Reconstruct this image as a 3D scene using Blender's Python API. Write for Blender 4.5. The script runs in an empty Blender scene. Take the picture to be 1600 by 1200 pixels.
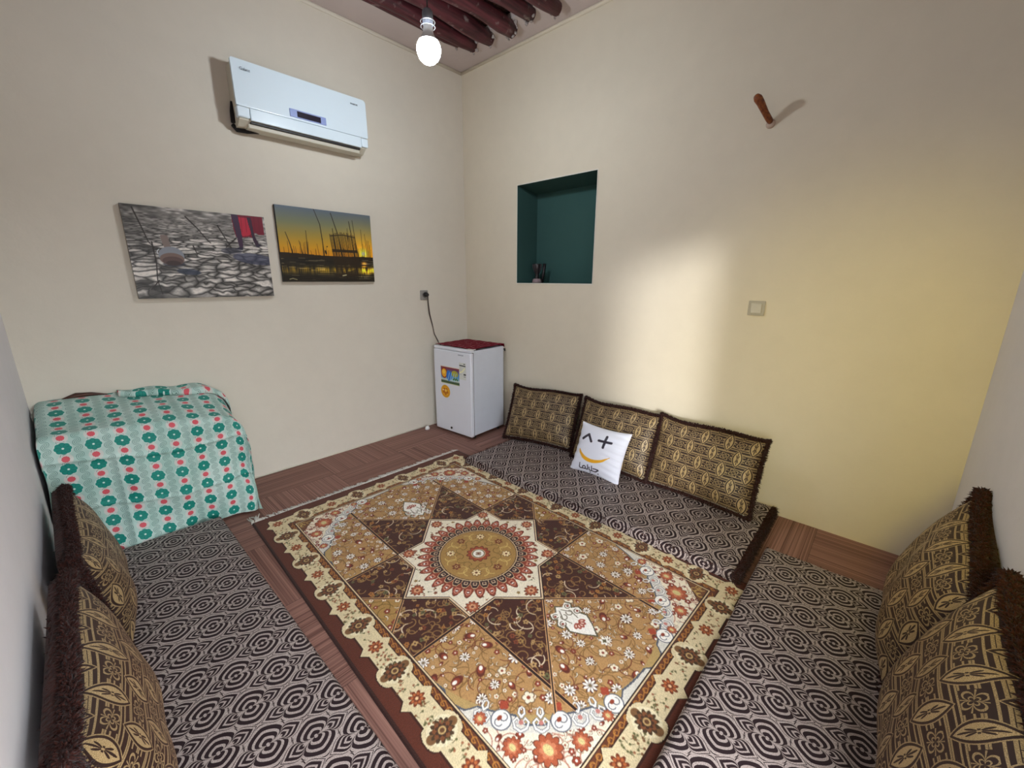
import bpy, bmesh, math, random
import numpy as np
from mathutils import Vector, Matrix, Euler
PI = math.pi
S = bpy.context.scene
COL = S.collection

# ------------------------------------------------------------------ camera
RR = Vector((0.67771762, -0.73530993, 0.00425814))
UU = Vector((0.17786001, 0.16954273, 0.96934054))
FF = Vector((0.71348766, 0.65618181, -0.24568433))
cd = bpy.data.cameras.new('camera'); cam = bpy.data.objects.new('camera', cd); COL.objects.link(cam)
cd.sensor_width = 36; cd.lens = 643.39/1600*36; cd.clip_start = 0.02; cd.clip_end = 60
m = Matrix((RR, UU, -FF)).transposed().to_4x4(); m.translation = Vector((-2.8998, -3.3165, 1.45))
cam.matrix_world = m
S.camera = cam
# ------------------------------------------------------------------ world / exposure / lights
S.view_settings.view_transform = 'Standard'; S.view_settings.look = 'None'
S.view_settings.exposure = 0.12; S.view_settings.gamma = 1.0
w = bpy.data.worlds.new('daylight'); S.world = w; w.use_nodes = True
wt = w.node_tree; wn = wt.nodes; bgn = wn['Background']            # overcast sky above the horizon, dim ground below
tcn = wn.new('ShaderNodeTexCoord'); spn = wn.new('ShaderNodeSeparateXYZ'); rpn = wn.new('ShaderNodeValToRGB')
wt.links.new(tcn.outputs['Generated'], spn.inputs[0]); wt.links.new(spn.outputs[2], rpn.inputs[0]); wt.links.new(rpn.outputs[0], bgn.inputs[0])
rpn.color_ramp.elements[0].position = .0; rpn.color_ramp.elements[0].color = (.10, .095, .085, 1)
rpn.color_ramp.elements[1].position = .05; rpn.color_ramp.elements[1].color = (.90, .95, 1.0, 1)
bgn.inputs[1].default_value = 11.0
BULB_EMIT = 265.0
# low daylight entering through the open doorway behind the camera
sd = bpy.data.lights.new('doorway_daylight', 'SUN'); sd.energy = 2.2; sd.angle = math.radians(6.5); sd.color = (0.97, 0.98, 1.0)
so = bpy.data.objects.new('doorway_daylight', sd); COL.objects.link(so)
so.rotation_euler = Vector((1.0, 0.655, -0.168)).to_track_quat('-Z', 'Y').to_euler()
# added warm spot that yellows the far right of wall_right; no lamp known there
wd = bpy.data.lights.new('warm_fill_spot', 'SPOT'); wd.energy = 80; wd.color = (1.0, 0.83, 0.08)
wd.spot_size = math.radians(62); wd.spot_blend = 1.0; wd.shadow_soft_size = 0.25
wo = bpy.data.objects.new('warm_fill_spot', wd); COL.objects.link(wo); wo.location = (-2.75, -3.55, 1.5)
wo.rotation_euler = (Vector((0.0, -3.25, 0.75)) - wo.location).to_track_quat('-Z', 'Y').to_euler()

# ------------------------------------------------------------------ dimensions
H = 3.287; W = 3.103; L = 3.692
def BX(y): return -0.0095*(-y)          # wall_right plane: x as a function of y (slightly out of square)

# ------------------------------------------------------------------ helpers
def srgb(r, g, b, a=1.0):
    f = lambda c: (c/255/12.92) if c/255 <= .04045 else ((c/255+.055)/1.055)**2.4
    return (f(r), f(g), f(b), a)
def tag(o, label=None, cat=None, group=None, kind=None):
    if label: o['label'] = label
    if cat: o['category'] = cat
    if group: o['group'] = group
    if kind: o['kind'] = kind
    return o
def empty(name, loc=(0,0,0), rot=(0,0,0)):
    o = bpy.data.objects.new(name, None); o.empty_display_size = .05; COL.objects.link(o)
    o.location = loc; o.rotation_euler = rot; return o
def link(name, me, mats=None, parent=None):
    o = bpy.data.objects.new(name, me); COL.objects.link(o)
    if mats is not None:
        for mm in (mats if isinstance(mats, (list, tuple)) else [mats]): me.materials.append(mm)
    if parent: o.parent = parent
    return o
def bobj(name, bm, mats, parent=None, smooth=False):
    bmesh.ops.recalc_face_normals(bm, faces=bm.faces)
    me = bpy.data.meshes.new(name); bm.to_mesh(me); bm.free()
    if smooth:
        for p in me.polygons: p.use_smooth = True
    return link(name, me, mats, parent)
def box(bm, x0, x1, y0, y1, z0, z1, bev=0.0, seg=2, mi=0):
    r = bmesh.ops.create_cube(bm, size=1.0)
    vs = r['verts']
    for v in vs:
        v.co = Vector(((x0+x1)/2+v.co.x*(x1-x0), (y0+y1)/2+v.co.y*(y1-y0), (z0+z1)/2+v.co.z*(z1-z0)))
    fs = set(f for v in vs for f in v.link_faces)
    for f in fs: f.material_index = mi
    if bev > 0:
        es = set(e for v in vs for e in v.link_edges)
        bmesh.ops.bevel(bm, geom=list(es), offset=bev, segments=seg, affect='EDGES', profile=.5, material=mi)
def tube(bm, pts, rads, n=12, cap=True, mi=0):
    pts = [Vector(p) for p in pts]
    if not isinstance(rads, (list, tuple)): rads = [rads]*len(pts)
    rings = []; prev = None
    for i, p in enumerate(pts):
        t = (pts[min(i+1, len(pts)-1)] - pts[max(i-1, 0)]).normalized()
        if prev is None:
            a = Vector((0,0,1)) if abs(t.z) < .9 else Vector((1,0,0))
            u = t.cross(a).normalized()
        else:
            u = (prev - t*prev.dot(t)).normalized()
        prev = u; v = t.cross(u)
        rings.append([bm.verts.new(p + (u*math.cos(2*PI*k/n) + v*math.sin(2*PI*k/n))*rads[i]) for k in range(n)])
    for a, b in zip(rings, rings[1:]):
        for k in range(n):
            f = bm.faces.new((a[k], a[(k+1)%n], b[(k+1)%n], b[k])); f.material_index = mi; f.smooth = True
    if cap:
        for r_ in (rings[0], rings[-1]):
            f = bm.faces.new(r_); f.material_index = mi
def lathe(bm, prof, n=32, cx=0, cy=0, mi=0):
    rings = []
    for r, z in prof:
        if r < 1e-5: rings.append([bm.verts.new((cx, cy, z))])
        else: rings.append([bm.verts.new((cx+r*math.cos(2*PI*k/n), cy+r*math.sin(2*PI*k/n), z)) for k in range(n)])
    for a, b in zip(rings, rings[1:]):
        for k in range(n):
            if len(a) == 1 and len(b) == 1: continue
            if len(a) == 1: f = bm.faces.new((a[0], b[(k+1)%n], b[k]))
            elif len(b) == 1: f = bm.faces.new((a[k], a[(k+1)%n], b[0]))
            else: f = bm.faces.new((a[k], a[(k+1)%n], b[(k+1)%n], b[k]))
            f.material_index = mi; f.smooth = True
def np_mesh(name, V, F, smooth=True, uv=None, col=None):
    """V (n,3), F (m,4) quads; uv (n,2) per vertex, col (n,3) linear per vertex"""
    me = bpy.data.meshes.new(name)
    V = np.asarray(V, np.float32); F = np.asarray(F, np.int32); k = F.shape[1]
    me.vertices.add(len(V)); me.vertices.foreach_set('co', V.ravel())
    me.loops.add(F.size); me.loops.foreach_set('vertex_index', F.ravel())
    me.polygons.add(len(F)); me.polygons.foreach_set('loop_start', np.arange(0, F.size, k, dtype=np.int32))
    me.update(calc_edges=True)
    me.polygons.foreach_set('use_smooth', np.full(len(F), smooth))
    if uv is not None:
        l = me.uv_layers.new(name='UVMap'); l.data.foreach_set('uv', np.asarray(uv, np.float32)[F.ravel()].ravel())
    if col is not None:
        a = me.color_attributes.new('Col', 'FLOAT_COLOR', 'POINT')
        c4 = np.ones((len(V), 4), np.float32); c4[:, :3] = col; a.data.foreach_set('color', c4.ravel())
    me.validate(); me.update()
    return me
def grid_faces(nx, ny, base=0):
    i = np.arange(nx-1)[None, :] + np.arange(ny-1)[:, None]*nx + base
    return np.stack([i, i+1, i+1+nx, i+nx], -1).reshape(-1, 4)

# ------------------------------------------------------------------ node expressions
class NT:
    def __init__(s, mat): s.t = mat.node_tree; s.N = s.t.nodes; s.Lk = s.t.links
    def m(s, op, *a):
        n = s.N.new('ShaderNodeMath'); n.operation = op
        for i, v in enumerate(a):
            if isinstance(v, Ex): v = v.s
            if isinstance(v, (int, float)): n.inputs[i].default_value = v
            else: s.Lk.new(v, n.inputs[i])
        return Ex(s, n.outputs[0])
    def mix(s, f, a, b):
        n = s.N.new('ShaderNodeMix'); n.data_type = 'RGBA'
        for i, v in ((0, f), (6, a), (7, b)):
            if isinstance(v, Ex): v = v.s
            if isinstance(v, (int, float)): n.inputs[i].default_value = v
            elif isinstance(v, tuple): n.inputs[i].default_value = v
            else: s.Lk.new(v, n.inputs[i])
        return n.outputs[2]
    def noise(s, vec, scale, detail=2, rough=.5, out=0):
        n = s.N.new('ShaderNodeTexNoise'); n.inputs['Scale'].default_value = scale
        n.inputs['Detail'].default_value = detail; n.inputs['Roughness'].default_value = rough
        if vec is not None: s.Lk.new(vec, n.inputs['Vector'])
        return Ex(s, n.outputs[out])
    def obj(s):
        n = s.N.new('ShaderNodeTexCoord'); return n.outputs['Object']
    def geo(s):
        n = s.N.new('ShaderNodeNewGeometry'); return n.outputs['Position']
    def uv(s):
        n = s.N.new('ShaderNodeTexCoord'); return n.outputs['UV']
    def sep(s, v):
        n = s.N.new('ShaderNodeSeparateXYZ'); s.Lk.new(v, n.inputs[0]); return [Ex(s, o) for o in n.outputs]
    def comb(s, x, y, z):
        n = s.N.new('ShaderNodeCombineXYZ')
        for i, v in enumerate((x, y, z)):
            if isinstance(v, Ex): s.Lk.new(v.s, n.inputs[i])
            else: n.inputs[i].default_value = v
        return n.outputs[0]
    def bump(s, h, strength, dist=.01):
        n = s.N.new('ShaderNodeBump'); n.inputs['Strength'].default_value = strength; n.inputs['Distance'].default_value = dist
        s.Lk.new(h.s if isinstance(h, Ex) else h, n.inputs['Height']); return n.outputs[0]
class Ex:
    def __init__(s, n, k): s.n = n; s.s = k
    def __add__(s, o): return s.n.m('ADD', s, o)
    __radd__ = __add__
    def __mul__(s, o): return s.n.m('MULTIPLY', s, o)
    __rmul__ = __mul__
    def __sub__(s, o): return s.n.m('SUBTRACT', s, o)
    def __rsub__(s, o): return s.n.m('SUBTRACT', o, s)
    def __truediv__(s, o): return s.n.m('DIVIDE', s, o)
    def lt(s, o): return s.n.m('LESS_THAN', s, o)
    def gt(s, o): return s.n.m('GREATER_THAN', s, o)
    def abs(s): return s.n.m('ABSOLUTE', s)
    def max(s, o): return s.n.m('MAXIMUM', s, o)
    def min(s, o): return s.n.m('MINIMUM', s, o)
    def pow(s, o): return s.n.m('POWER', s, o)
    def sin(s): return s.n.m('SINE', s)
    def cos(s): return s.n.m('COSINE', s)
    def frac(s): return s.n.m('FRACT', s)
    def floor(s): return s.n.m('FLOOR', s)
    def sqrt(s): return s.n.m('SQRT', s)
    def fold(s, p): return s.n.m('PINGPONG', s, p/2)     # |distance to nearest multiple of p|
    def wrap(s, p): return s.n.m('WRAP', s, p/2, -p/2)
    def soft(s, lo, hi):
        n = s.n.N.new('ShaderNodeMapRange'); n.inputs[1].default_value = lo; n.inputs[2].default_value = hi
        s.n.Lk.new(s.s, n.inputs[0]); return Ex(s.n, n.outputs[0])
def new_mat(name, color=(.8,.8,.8,1), rough=.6, spec=.5, metal=0.0, sheen=0.0, trans=0.0):
    mt = bpy.data.materials.new(name); mt.use_nodes = True
    b = mt.node_tree.nodes['Principled BSDF']
    b.inputs['Base Color'].default_value = color; b.inputs['Roughness'].default_value = rough
    b.inputs['Specular IOR Level'].default_value = spec; b.inputs['Metallic'].default_value = metal
    b.inputs['Sheen Weight'].default_value = sheen; b.inputs['Transmission Weight'].default_value = trans
    return mt
def bsdf(mt): return mt.node_tree.nodes['Principled BSDF']
def plain(name, rgb, rough=.5, var=.06, nscale=30, bump=0.0, **k):
    """single-colour procedural surface with a faint mottling"""
    mt = new_mat(name, srgb(*rgb), rough, **k); n = NT(mt)
    c = srgb(*rgb); d = tuple(x*(1-var*2) for x in c[:3]) + (1,)
    f = n.noise(n.obj(), nscale, 3)
    n.Lk.new(n.mix(f, d, c), bsdf(mt).inputs['Base Color'])
    if bump: n.Lk.new(n.bump(f, bump, .004), bsdf(mt).inputs['Normal'])
    return mt
def vcol_mat(name, rough=.8, spec=.2, sheen=0, weave=0.0):
    mt = new_mat(name, rough=rough, spec=spec, sheen=sheen); n = NT(mt)
    a = n.N.new('ShaderNodeVertexColor'); a.layer_name = 'Col'
    n.Lk.new(a.outputs[0], bsdf(mt).inputs['Base Color'])
    if weave: 
        f = n.noise(n.obj(), 260, 2); n.Lk.new(n.bump(f, weave, .004), bsdf(mt).inputs['Normal'])
    return mt

# ------------------------------------------------------------------ room materials
def wall_mat(name, rgb):
    mt = new_mat(name, srgb(*rgb), .85, .2); n = NT(mt); p = n.geo()
    a = n.noise(p, 1.3, 3); b = n.noise(p, 9, 4, .6)
    c = srgb(*rgb); d = tuple(x*.93 for x in c[:3])+(1,)
    n.Lk.new(n.mix((a*.6+b*.4).soft(.3, .7), d, c), bsdf(mt).inputs['Base Color'])
    n.Lk.new(n.bump(b*.7+a*2.5, .25, .012), bsdf(mt).inputs['Normal'])
    return mt
M_wall = wall_mat('cream_wall_paint', (220, 212, 197))
M_wallR = wall_mat('cream_wall_paint_right', (220, 209, 188))
M_ceil = wall_mat('ceiling_plaster', (196, 182, 176))
M_green = wall_mat('niche_green_paint', (58, 90, 86))
M_wallL = wall_mat('white_wall_paint', (226, 222, 224))

def floor_mat():
    mt = new_mat('striped_floor_tiles', rough=.55, spec=.3); n = NT(mt); x, y, z = n.sep(n.geo())
    T = .565
    i = (x/T).floor(); j = ((y+.365)/T).floor()
    par = ((i+j)*.5).frac().gt(.25)
    s = x*par + y*(1-par)                       # coordinate across the stripes
    t = y*par + x*(1-par)
    key = i*3.7+j*9.1
    lo = n.noise(n.comb(s*150, key, t*.6), 1.0, 1); hi = n.noise(n.comb(s*420, key, t*1.2), 1.0, 1)
    f = (lo*.65+hi*.35).soft(.32, .68)
    c = n.mix(f, srgb(92, 60, 52), srgb(172, 128, 114))
    fx = (x/T).frac(); fy = ((y+.365)/T).frac()
    seam = fx.min(1-fx).min(fy.min(1-fy)).lt(.004)
    tone = n.noise(n.comb(i*5.1, j*7.3, 0), 1.0, 0).soft(.2, .8)
    c = n.mix(tone*.35, c, srgb(96, 58, 48))
    c = n.mix(seam*.5, c, srgb(50, 28, 24))
    n.Lk.new(c, bsdf(mt).inputs['Base Color']); n.Lk.new(n.bump(f, .2, .002), bsdf(mt).inputs['Normal'])
    return mt
M_floor = floor_mat()

# ------------------------------------------------------------------ room shell
def slab(name, x0, x1, y0, y1, z0, z1, mt, parent=None):
    bm = bmesh.new(); box(bm, x0, x1, y0, y1, z0, z1)
    o = bobj(name, bm, mt, parent); tag(o, kind='structure'); return o
slab('floor', -W-.15, .4, -L-.9, .15, -.08, 0, M_floor)
slab('wall_back', -W-.15, .0, 0, .15, 0, H+.3, M_wall)
slab('wall_left', -W-.15, -W, -L, 0, 0, H+.3, M_wallL)
# wall_front has an open doorway behind the camera
bm = bmesh.new(); DX0, DX1, DZ = -3.06, -1.95, 2.02
box(bm, -W-.15, DX0, -L-.1, -L, 0, H+.3); box(bm, DX1, .4, -L-.1, -L, 0, H+.3); box(bm, DX0, DX1, -L-.1, -L, DZ, H+.3)
tag(bobj('wall_front', bm, M_wallL), kind='structure')
# wall_right with recessed niche
n1, n2, nz1, nz2 = .712, 1.517, 1.4213, 2.2412; ND = .27
bm = bmesh.new()
def q(pts, mi=0):
    f = bm.faces.new([bm.verts.new(p) for p in pts]); f.material_index = mi
Bp = lambda s, z, d=0: (-.0095*s+d, -s, z)
ys = [-.15, n1, n2, L+.1]; zs = [0, nz1, nz2, H+.3]
for a in range(3):
    for b in range(3):
        if a == 1 and b == 1: continue
        q([Bp(ys[a], zs[b]), Bp(ys[a+1], zs[b]), Bp(ys[a+1], zs[b+1]), Bp(ys[a], zs[b+1])])
for (s0, z0), (s1, z1) in (((-.15,0),(L+.1,0)), ((-.15,H+.3),(L+.1,H+.3))):
    q([Bp(s0, z0), Bp(s1, z1), Bp(s1, z1, .45), Bp(s0, z0, .45)])
q([Bp(-.15,0,.45), Bp(L+.1,0,.45), Bp(L+.1,H+.3,.45), Bp(-.15,H+.3,.45)])
me = bpy.data.meshes.new('wall_right'); bm.to_mesh(me); bm.free()
wr = link('wall_right', me, M_wallR); tag(wr, kind='structure')
bm = bmesh.new(); e = .001; i1, i2, t2 = n1+.005, n2-.03, nz2-.035
q([Bp(i1,nz1,ND), Bp(i2,nz1,ND), Bp(i2,t2,ND), Bp(i1,t2,ND)])
q([Bp(n1,nz1), Bp(n1,nz2), Bp(i1,t2,ND), Bp(i1,nz1,ND)])
q([Bp(n2,nz1), Bp(i2,nz1,ND), Bp(i2,t2,ND), Bp(n2,nz2)])
q([Bp(n1,nz2), Bp(n2,nz2), Bp(i2,t2,ND), Bp(i1,t2,ND)])
q([Bp(n1,nz1), Bp(i1,nz1,ND), Bp(i2,nz1,ND), Bp(n2,nz1)])
me = bpy.data.meshes.new('niche'); bm.to_mesh(me); bm.free()
nic = link('niche', me, M_green, wr); nic['label'] = 'recessed wall niche painted dark green inside'; nic['kind'] = 'structure'
# pale plaster edge of the niche
bm = bmesh.new()
for (a, b, c, d) in ((n1-.006, n1, nz1-.008, nz2+.006), (n2, n2+.006, nz1-.008, nz2+.006), (n1, n2, nz1-.008, nz1), (n1, n2, nz2, nz2+.006)):
    box(bm, -.0095*(a+b)/2-.004, -.0095*(a+b)/2+.002, -b, -a, c, d)
tag(bobj('trim_1', bm, plain('niche_edge_plaster', (225, 220, 208), .8)), kind='structure')

# ceiling: plaster frame around a recess where the poles run
CX0, CX1, CY0, CY1 = -2.95, -.30, -3.45, -.33
bm = bmesh.new()
box(bm, -W, .02, CY1, 0.0, H, H+.04); box(bm, -W, .02, -L, CY0, H, H+.04)
box(bm, CX1, .02, CY0, CY1, H, H+.04); box(bm, -W, CX0, CY0, CY1, H, H+.04)
tag(bobj('ceiling', bm, M_ceil), kind='structure')
def reed_mat():
    mt = new_mat('palm_matting', rough=.9); n = NT(mt); x, y, z = n.sep(n.geo())
    f = n.noise(n.comb(x*110, y*5, 0), 1, 2); g = n.noise(n.geo(), 9, 3)
    c = n.mix(f.soft(.35, .65), srgb(38, 20, 16), srgb(112, 78, 62)); c = n.mix(g.soft(.4, .8)*.6, c, srgb(58, 26, 26))
    n.Lk.new(c, bsdf(mt).inputs['Base Color']); n.Lk.new(n.bump(f, .8, .02), bsdf(mt).inputs['Normal']); return mt
bm = bmesh.new(); box(bm, -W, .02, -L, 0, H+.07, H+.12)
tag(bobj('trim_2', bm, reed_mat()), kind='structure')
# rounded plaster bead where walls meet the ceiling
bm = bmesh.new(); rr = .014
tube(bm, [(-W, -.006, H-.006), (-1.5, -.006, H-.010), (-.01, -.006, H-.006)], rr, 8); tag(bobj('trim_3', bm, M_wall), kind='structure')
bm = bmesh.new(); tube(bm, [(-.008, 0, H-.006), (-.026, -1.8, H-.010), (-.044, -L, H-.006)], rr, 8); tag(bobj('trim_4', bm, M_wallR), kind='structure')
# hand-painted cream skirting edge against the floor
bm = bmesh.new(); tube(bm, [(-2.3, -.002, .004), (-1.5, -.006, .005), (-.6, -.002, .004)], .006, 6); tag(bobj('baseboard_back', bm, M_wall), kind='structure')

# ceiling poles
def pole_mat():
    mt = new_mat('dark_red_pole_wood', rough=.55, spec=.4); n = NT(mt); x, y, z = n.sep(n.obj())
    f = n.noise(n.comb(x*3, y*40, z*40), 1, 3); g = n.noise(n.obj(), 16, 3)
    c = n.mix(f.soft(.3, .7), srgb(46, 16, 20), srgb(96, 42, 48)); c = n.mix(g.soft(.62, .75)*.7, c, srgb(150, 135, 130))
    n.Lk.new(c, bsdf(mt).inputs['Base Color']); n.Lk.new(n.bump(f+g, .5, .008), bsdf(mt).inputs['Normal']); return mt
M_pole = pole_mat()
M_plast = plain('broken_plaster', (170, 158, 152), .9, .2, 60, .6)
rnd = random.Random(5)
pole_lab = ['dark red wooden ceiling pole nearest the air conditioner wall', 'second ceiling pole from the air conditioner wall, above the light bulb',
            'third ceiling pole from the air conditioner wall, thick with rounded end', 'fourth ceiling pole from the air conditioner wall, end wrapped in broken plaster',
            'fifth ceiling pole from the air conditioner wall, dark end with white plaster crumbs', 'sixth ceiling pole from the air conditioner wall, at the top edge of the photo',
            'seventh ceiling pole from the air conditioner wall, just behind the sixth', 'eighth ceiling pole from the air conditioner wall, farthest out of those in view']
for k, (y, x1, r, z) in enumerate([(-.375, -.36, .036, -.01), (-.47, -.27, .050, -.03), (-.66, -.27, .058, -.035), (-.86, -.235, .058, -.04), (-1.06, -.27, .052, -.03), (-1.25, -.22, .055, -.035), (-1.46, -.25, .052, -.03), (-1.68, -.24, .055, -.03)]):
    bm = bmesh.new(); pts = []; rad = []
    for i in range(22):
        x = x1 - i*(CX0-.0-x1)/-21
        pts.append((x, y+.008*math.sin(i*.9+k), H+z+.006*math.sin(i*.7+2*k))); rad.append(r*(1+.06*math.sin(i*1.7+k*2)) * (.8 if i == 0 else 1))
    tube(bm, pts, rad, 14)
    po = bobj('ceiling_pole', bm, M_pole); tag(po, pole_lab[k], 'beam', 'wooden poles across the ceiling')
    bm = bmesh.new()
    for i in range(9 if k in (3, 4, 1) else 5):
        a = rnd.uniform(-.2, PI+.2)
        v = bmesh.ops.create_icosphere(bm, subdivisions=1, radius=rnd.uniform(.008, .018))['verts']
        c = Vector((x1+rnd.uniform(-.03, .015), y+math.cos(a)*r*rnd.uniform(.6, 1.1), H+z+math.sin(-a)*r*.0+r*rnd.uniform(-.9, .6)))
        for vv in v: vv.co = c+vv.co*rnd.uniform(.7, 1.3)
    cr = bobj('plaster_crumbs', bm, M_plast, po); cr['label'] = 'grey white plaster left on the pole end'; cr['kind'] = 'stuff'

# ------------------------------------------------------------------ light bulb
BL = Vector((-1.364, -1.309, 2.60))
t = empty('light_bulb', BL); tag(t, 'bare glowing white bulb hanging from the ceiling poles in a wire-coiled holder', 'light bulb')
M_bulb = bpy.data.materials.new('bulb_glow'); M_bulb.use_nodes = True
nt = M_bulb.node_tree; nt.nodes.clear(); e_ = nt.nodes.new('ShaderNodeEmission'); o_ = nt.nodes.new('ShaderNodeOutputMaterial')
e_.inputs[0].default_value = (0.84, 0.92, 1.0, 1); e_.inputs[1].default_value = BULB_EMIT; nt.links.new(e_.outputs[0], o_.inputs[0])
M_wht = plain('white_plastic', (232, 232, 230), .4, .03)
M_wire = new_mat('holder_wire', srgb(200, 200, 205), .35, metal=.9)
M_dark = plain('dark_plastic', (30, 26, 26), .5, .1)
bm = bmesh.new(); lathe(bm, [(0, -.064), (.03, -.057), (.048, -.041), (.058, -.020), (.062, .002), (.058, .022), (.048, .038)], 32); bobj('globe', bm, M_bulb, t)
bm = bmesh.new(); lathe(bm, [(.049, .037), (.040, .052), (.030, .066), (.026, .080), (.024, .095), (.022, .10), (.022, .115), (0, .115)], 28); bobj('bulb_base', bm, M_wht, t)
bm = bmesh.new(); lathe(bm, [(.020, .105), (.027, .108), (.027, .165), (.02, .175), (.008, .18), (0, .18)], 20); o = bobj('lamp_holder', bm, plain('grey_holder', (120, 125, 135), .4), t)
bm = bmesh.new()
for z, r in ((.10, .036), (.122, .036)):
    tube(bm, [(r*math.cos(a*PI/12), r*math.sin(a*PI/12), z) for a in range(25)], .0022, 6, cap=False)
bobj('wire_ring', bm, M_wire, t)
bm = bmesh.new(); tube(bm, [(0, 0, .178), (.006, .004, .3), (-.004, .002, .45), (0, .01, H-2.60-.03)], .004, 8); bobj('cord', bm, M_dark, t)

# ------------------------------------------------------------------ text helper
def text_mesh(txt, h, ext=.0006):
    c = bpy.data.curves.new('lettering', 'FONT'); c.body = txt; c.size = h; c.extrude = ext
    o = bpy.data.objects.new('tmp', c); COL.objects.link(o)
    bpy.context.view_layer.update()
    me = bpy.data.meshes.new_from_object(o.evaluated_get(bpy.context.evaluated_depsgraph_get()))
    bpy.data.objects.remove(o); return me

# ------------------------------------------------------------------ air conditioner (wall_back, y=0)
AX0, AX1, AZ0, AZ1, AD = -1.945, -1.080, 2.375, 2.735, .150
t = empty('air_conditioner', (AX0, 0, AZ0)); tag(t, 'white split air conditioner mounted high on the wall above two pictures', 'air conditioner')
M_acf = plain('glossy_panel_white', (226, 240, 248), .22, .01, 5); M_acb = plain('ac_body_beige', (205, 198, 180), .5, .03)
w_ = AX1-AX0; h_ = AZ1-AZ0
# body: side profile extruded along x
prof = [(0, .02), (0, h_-.012), (.10, h_-.006), (.130, h_-.012), (.137, .10), (.125, .035), (.08, .004), (.03, .0)]
bm = bmesh.new(); A = [bm.verts.new((.012, -a, b)) for a, b in prof]; B = [bm.verts.new((w_-.012, -a, b)) for a, b in prof]
bm.faces.new(A); bm.faces.new(B[::-1])
for i in range(len(prof)): bm.faces.new((A[i], A[(i+1)%len(prof)], B[(i+1)%len(prof)], B[i]))
bobj('body', bm, M_acb, t)
# curved front panel with rounded corners
def rounded_panel(x0, x1, z0, z1, r, yf, th, rc=(1,1,1,1)):
    bm = bmesh.new(); pts = []
    for (cx, cz, a0, k) in ((x1, z1, 0, rc[0]), (x0, z1, 90, rc[1]), (x0, z0, 180, rc[2]), (x1, z0, 270, rc[3])):
        rr_ = r*k; sx = -1 if a0 in (0, 270) else 1; sz = -1 if a0 in (0, 90) else 1
        for s_ in range(7):
            a = math.radians(a0+s_*15); pts.append((cx+sx*rr_+rr_*math.cos(a), cz+sz*rr_+rr_*math.sin(a)))
    fr = [bm.verts.new((p[0], yf(p[1]), p[1])) for p in pts]; bk = [bm.verts.new((p[0], yf(p[1])+th, p[1])) for p in pts]
    bm.faces.new(fr); bm.faces.new(bk[::-1]); n = len(pts)
    for i in range(n): bm.faces.new((fr[i], fr[(i+1)%n], bk[(i+1)%n], bk[i]))
    return bm
bm = rounded_panel(0, w_, .105, h_, .022, lambda z: -AD+.008*((z-.2)/.15)**2, .02, (1,.5,.3,.3)); bobj('front_panel', bm, M_acf, t)
bm = bmesh.new(); box(bm, 0, .07, -AD+.003, -.10, .042, .103, .008); bobj('end_cap', bm, M_acf, t)
bm = bmesh.new(); box(bm, w_-.052, w_, -AD+.003, -.10, .042, .103, .008); bobj('end_cap', bm, M_acf, t)
bm = bmesh.new(); box(bm, .072, w_-.055, -AD+.004, -.130, .034, .1035, .004); bobj('louver', bm, M_acf, t)
bm = bmesh.new(); box(bm, .072, w_-.06, -.131, -.07, .020, .032, .003); o = bobj('air_outlet', bm, M_dark, t); o['label'] = 'dark slot under the louver'
bm = bmesh.new(); box(bm, .06, w_-.06, -.118, -.02, -.004, .0225, .006); bobj('bottom_tray', bm, M_acb, t)
M_disp = plain('display_surround', (150, 165, 215), .3, .02); 
bm = bmesh.new(); box(bm, .31, .55, -AD-.0035, -AD+.01, .118, .166, .003); d = bobj('display', bm, M_disp, t); d['label'] = 'lilac blue display surround'
bm = bmesh.new(); box(bm, .355, .512, -AD-.005, -AD, .123, .158, .0015); dd = bobj('screen', bm, plain('dark_screen', (40, 34, 48), .2), d)
M_ink = plain('grey_lettering', (52, 66, 82), .5)
for txt, x, z, hgt in (('Galanz', .042, .302, .021), ('INVERTER', .742, .306, .0125)):
    o = link('lettering', text_mesh(txt, hgt), M_ink, t); o.rotation_euler = (PI/2, 0, 0); o.location = (x, -AD-.0015, z)
bm = bmesh.new(); tube(bm, [(.0, -.02, .02), (.02, -.03, -.004), (.07, -.05, -.008), (.14, -.04, .002)], [.012, .016, .014, .008], 8)
tube(bm, [(.006, -.03, .03), (.003, -.035, .09), (.008, -.03, .15)], [.016, .012, .006], 8)
o = bobj('pipe_insulation', bm, plain('black_foam', (22, 17, 16), .9, .3, 80, .5), t); o['label'] = 'torn black foam at the lower left back corner'

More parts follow.
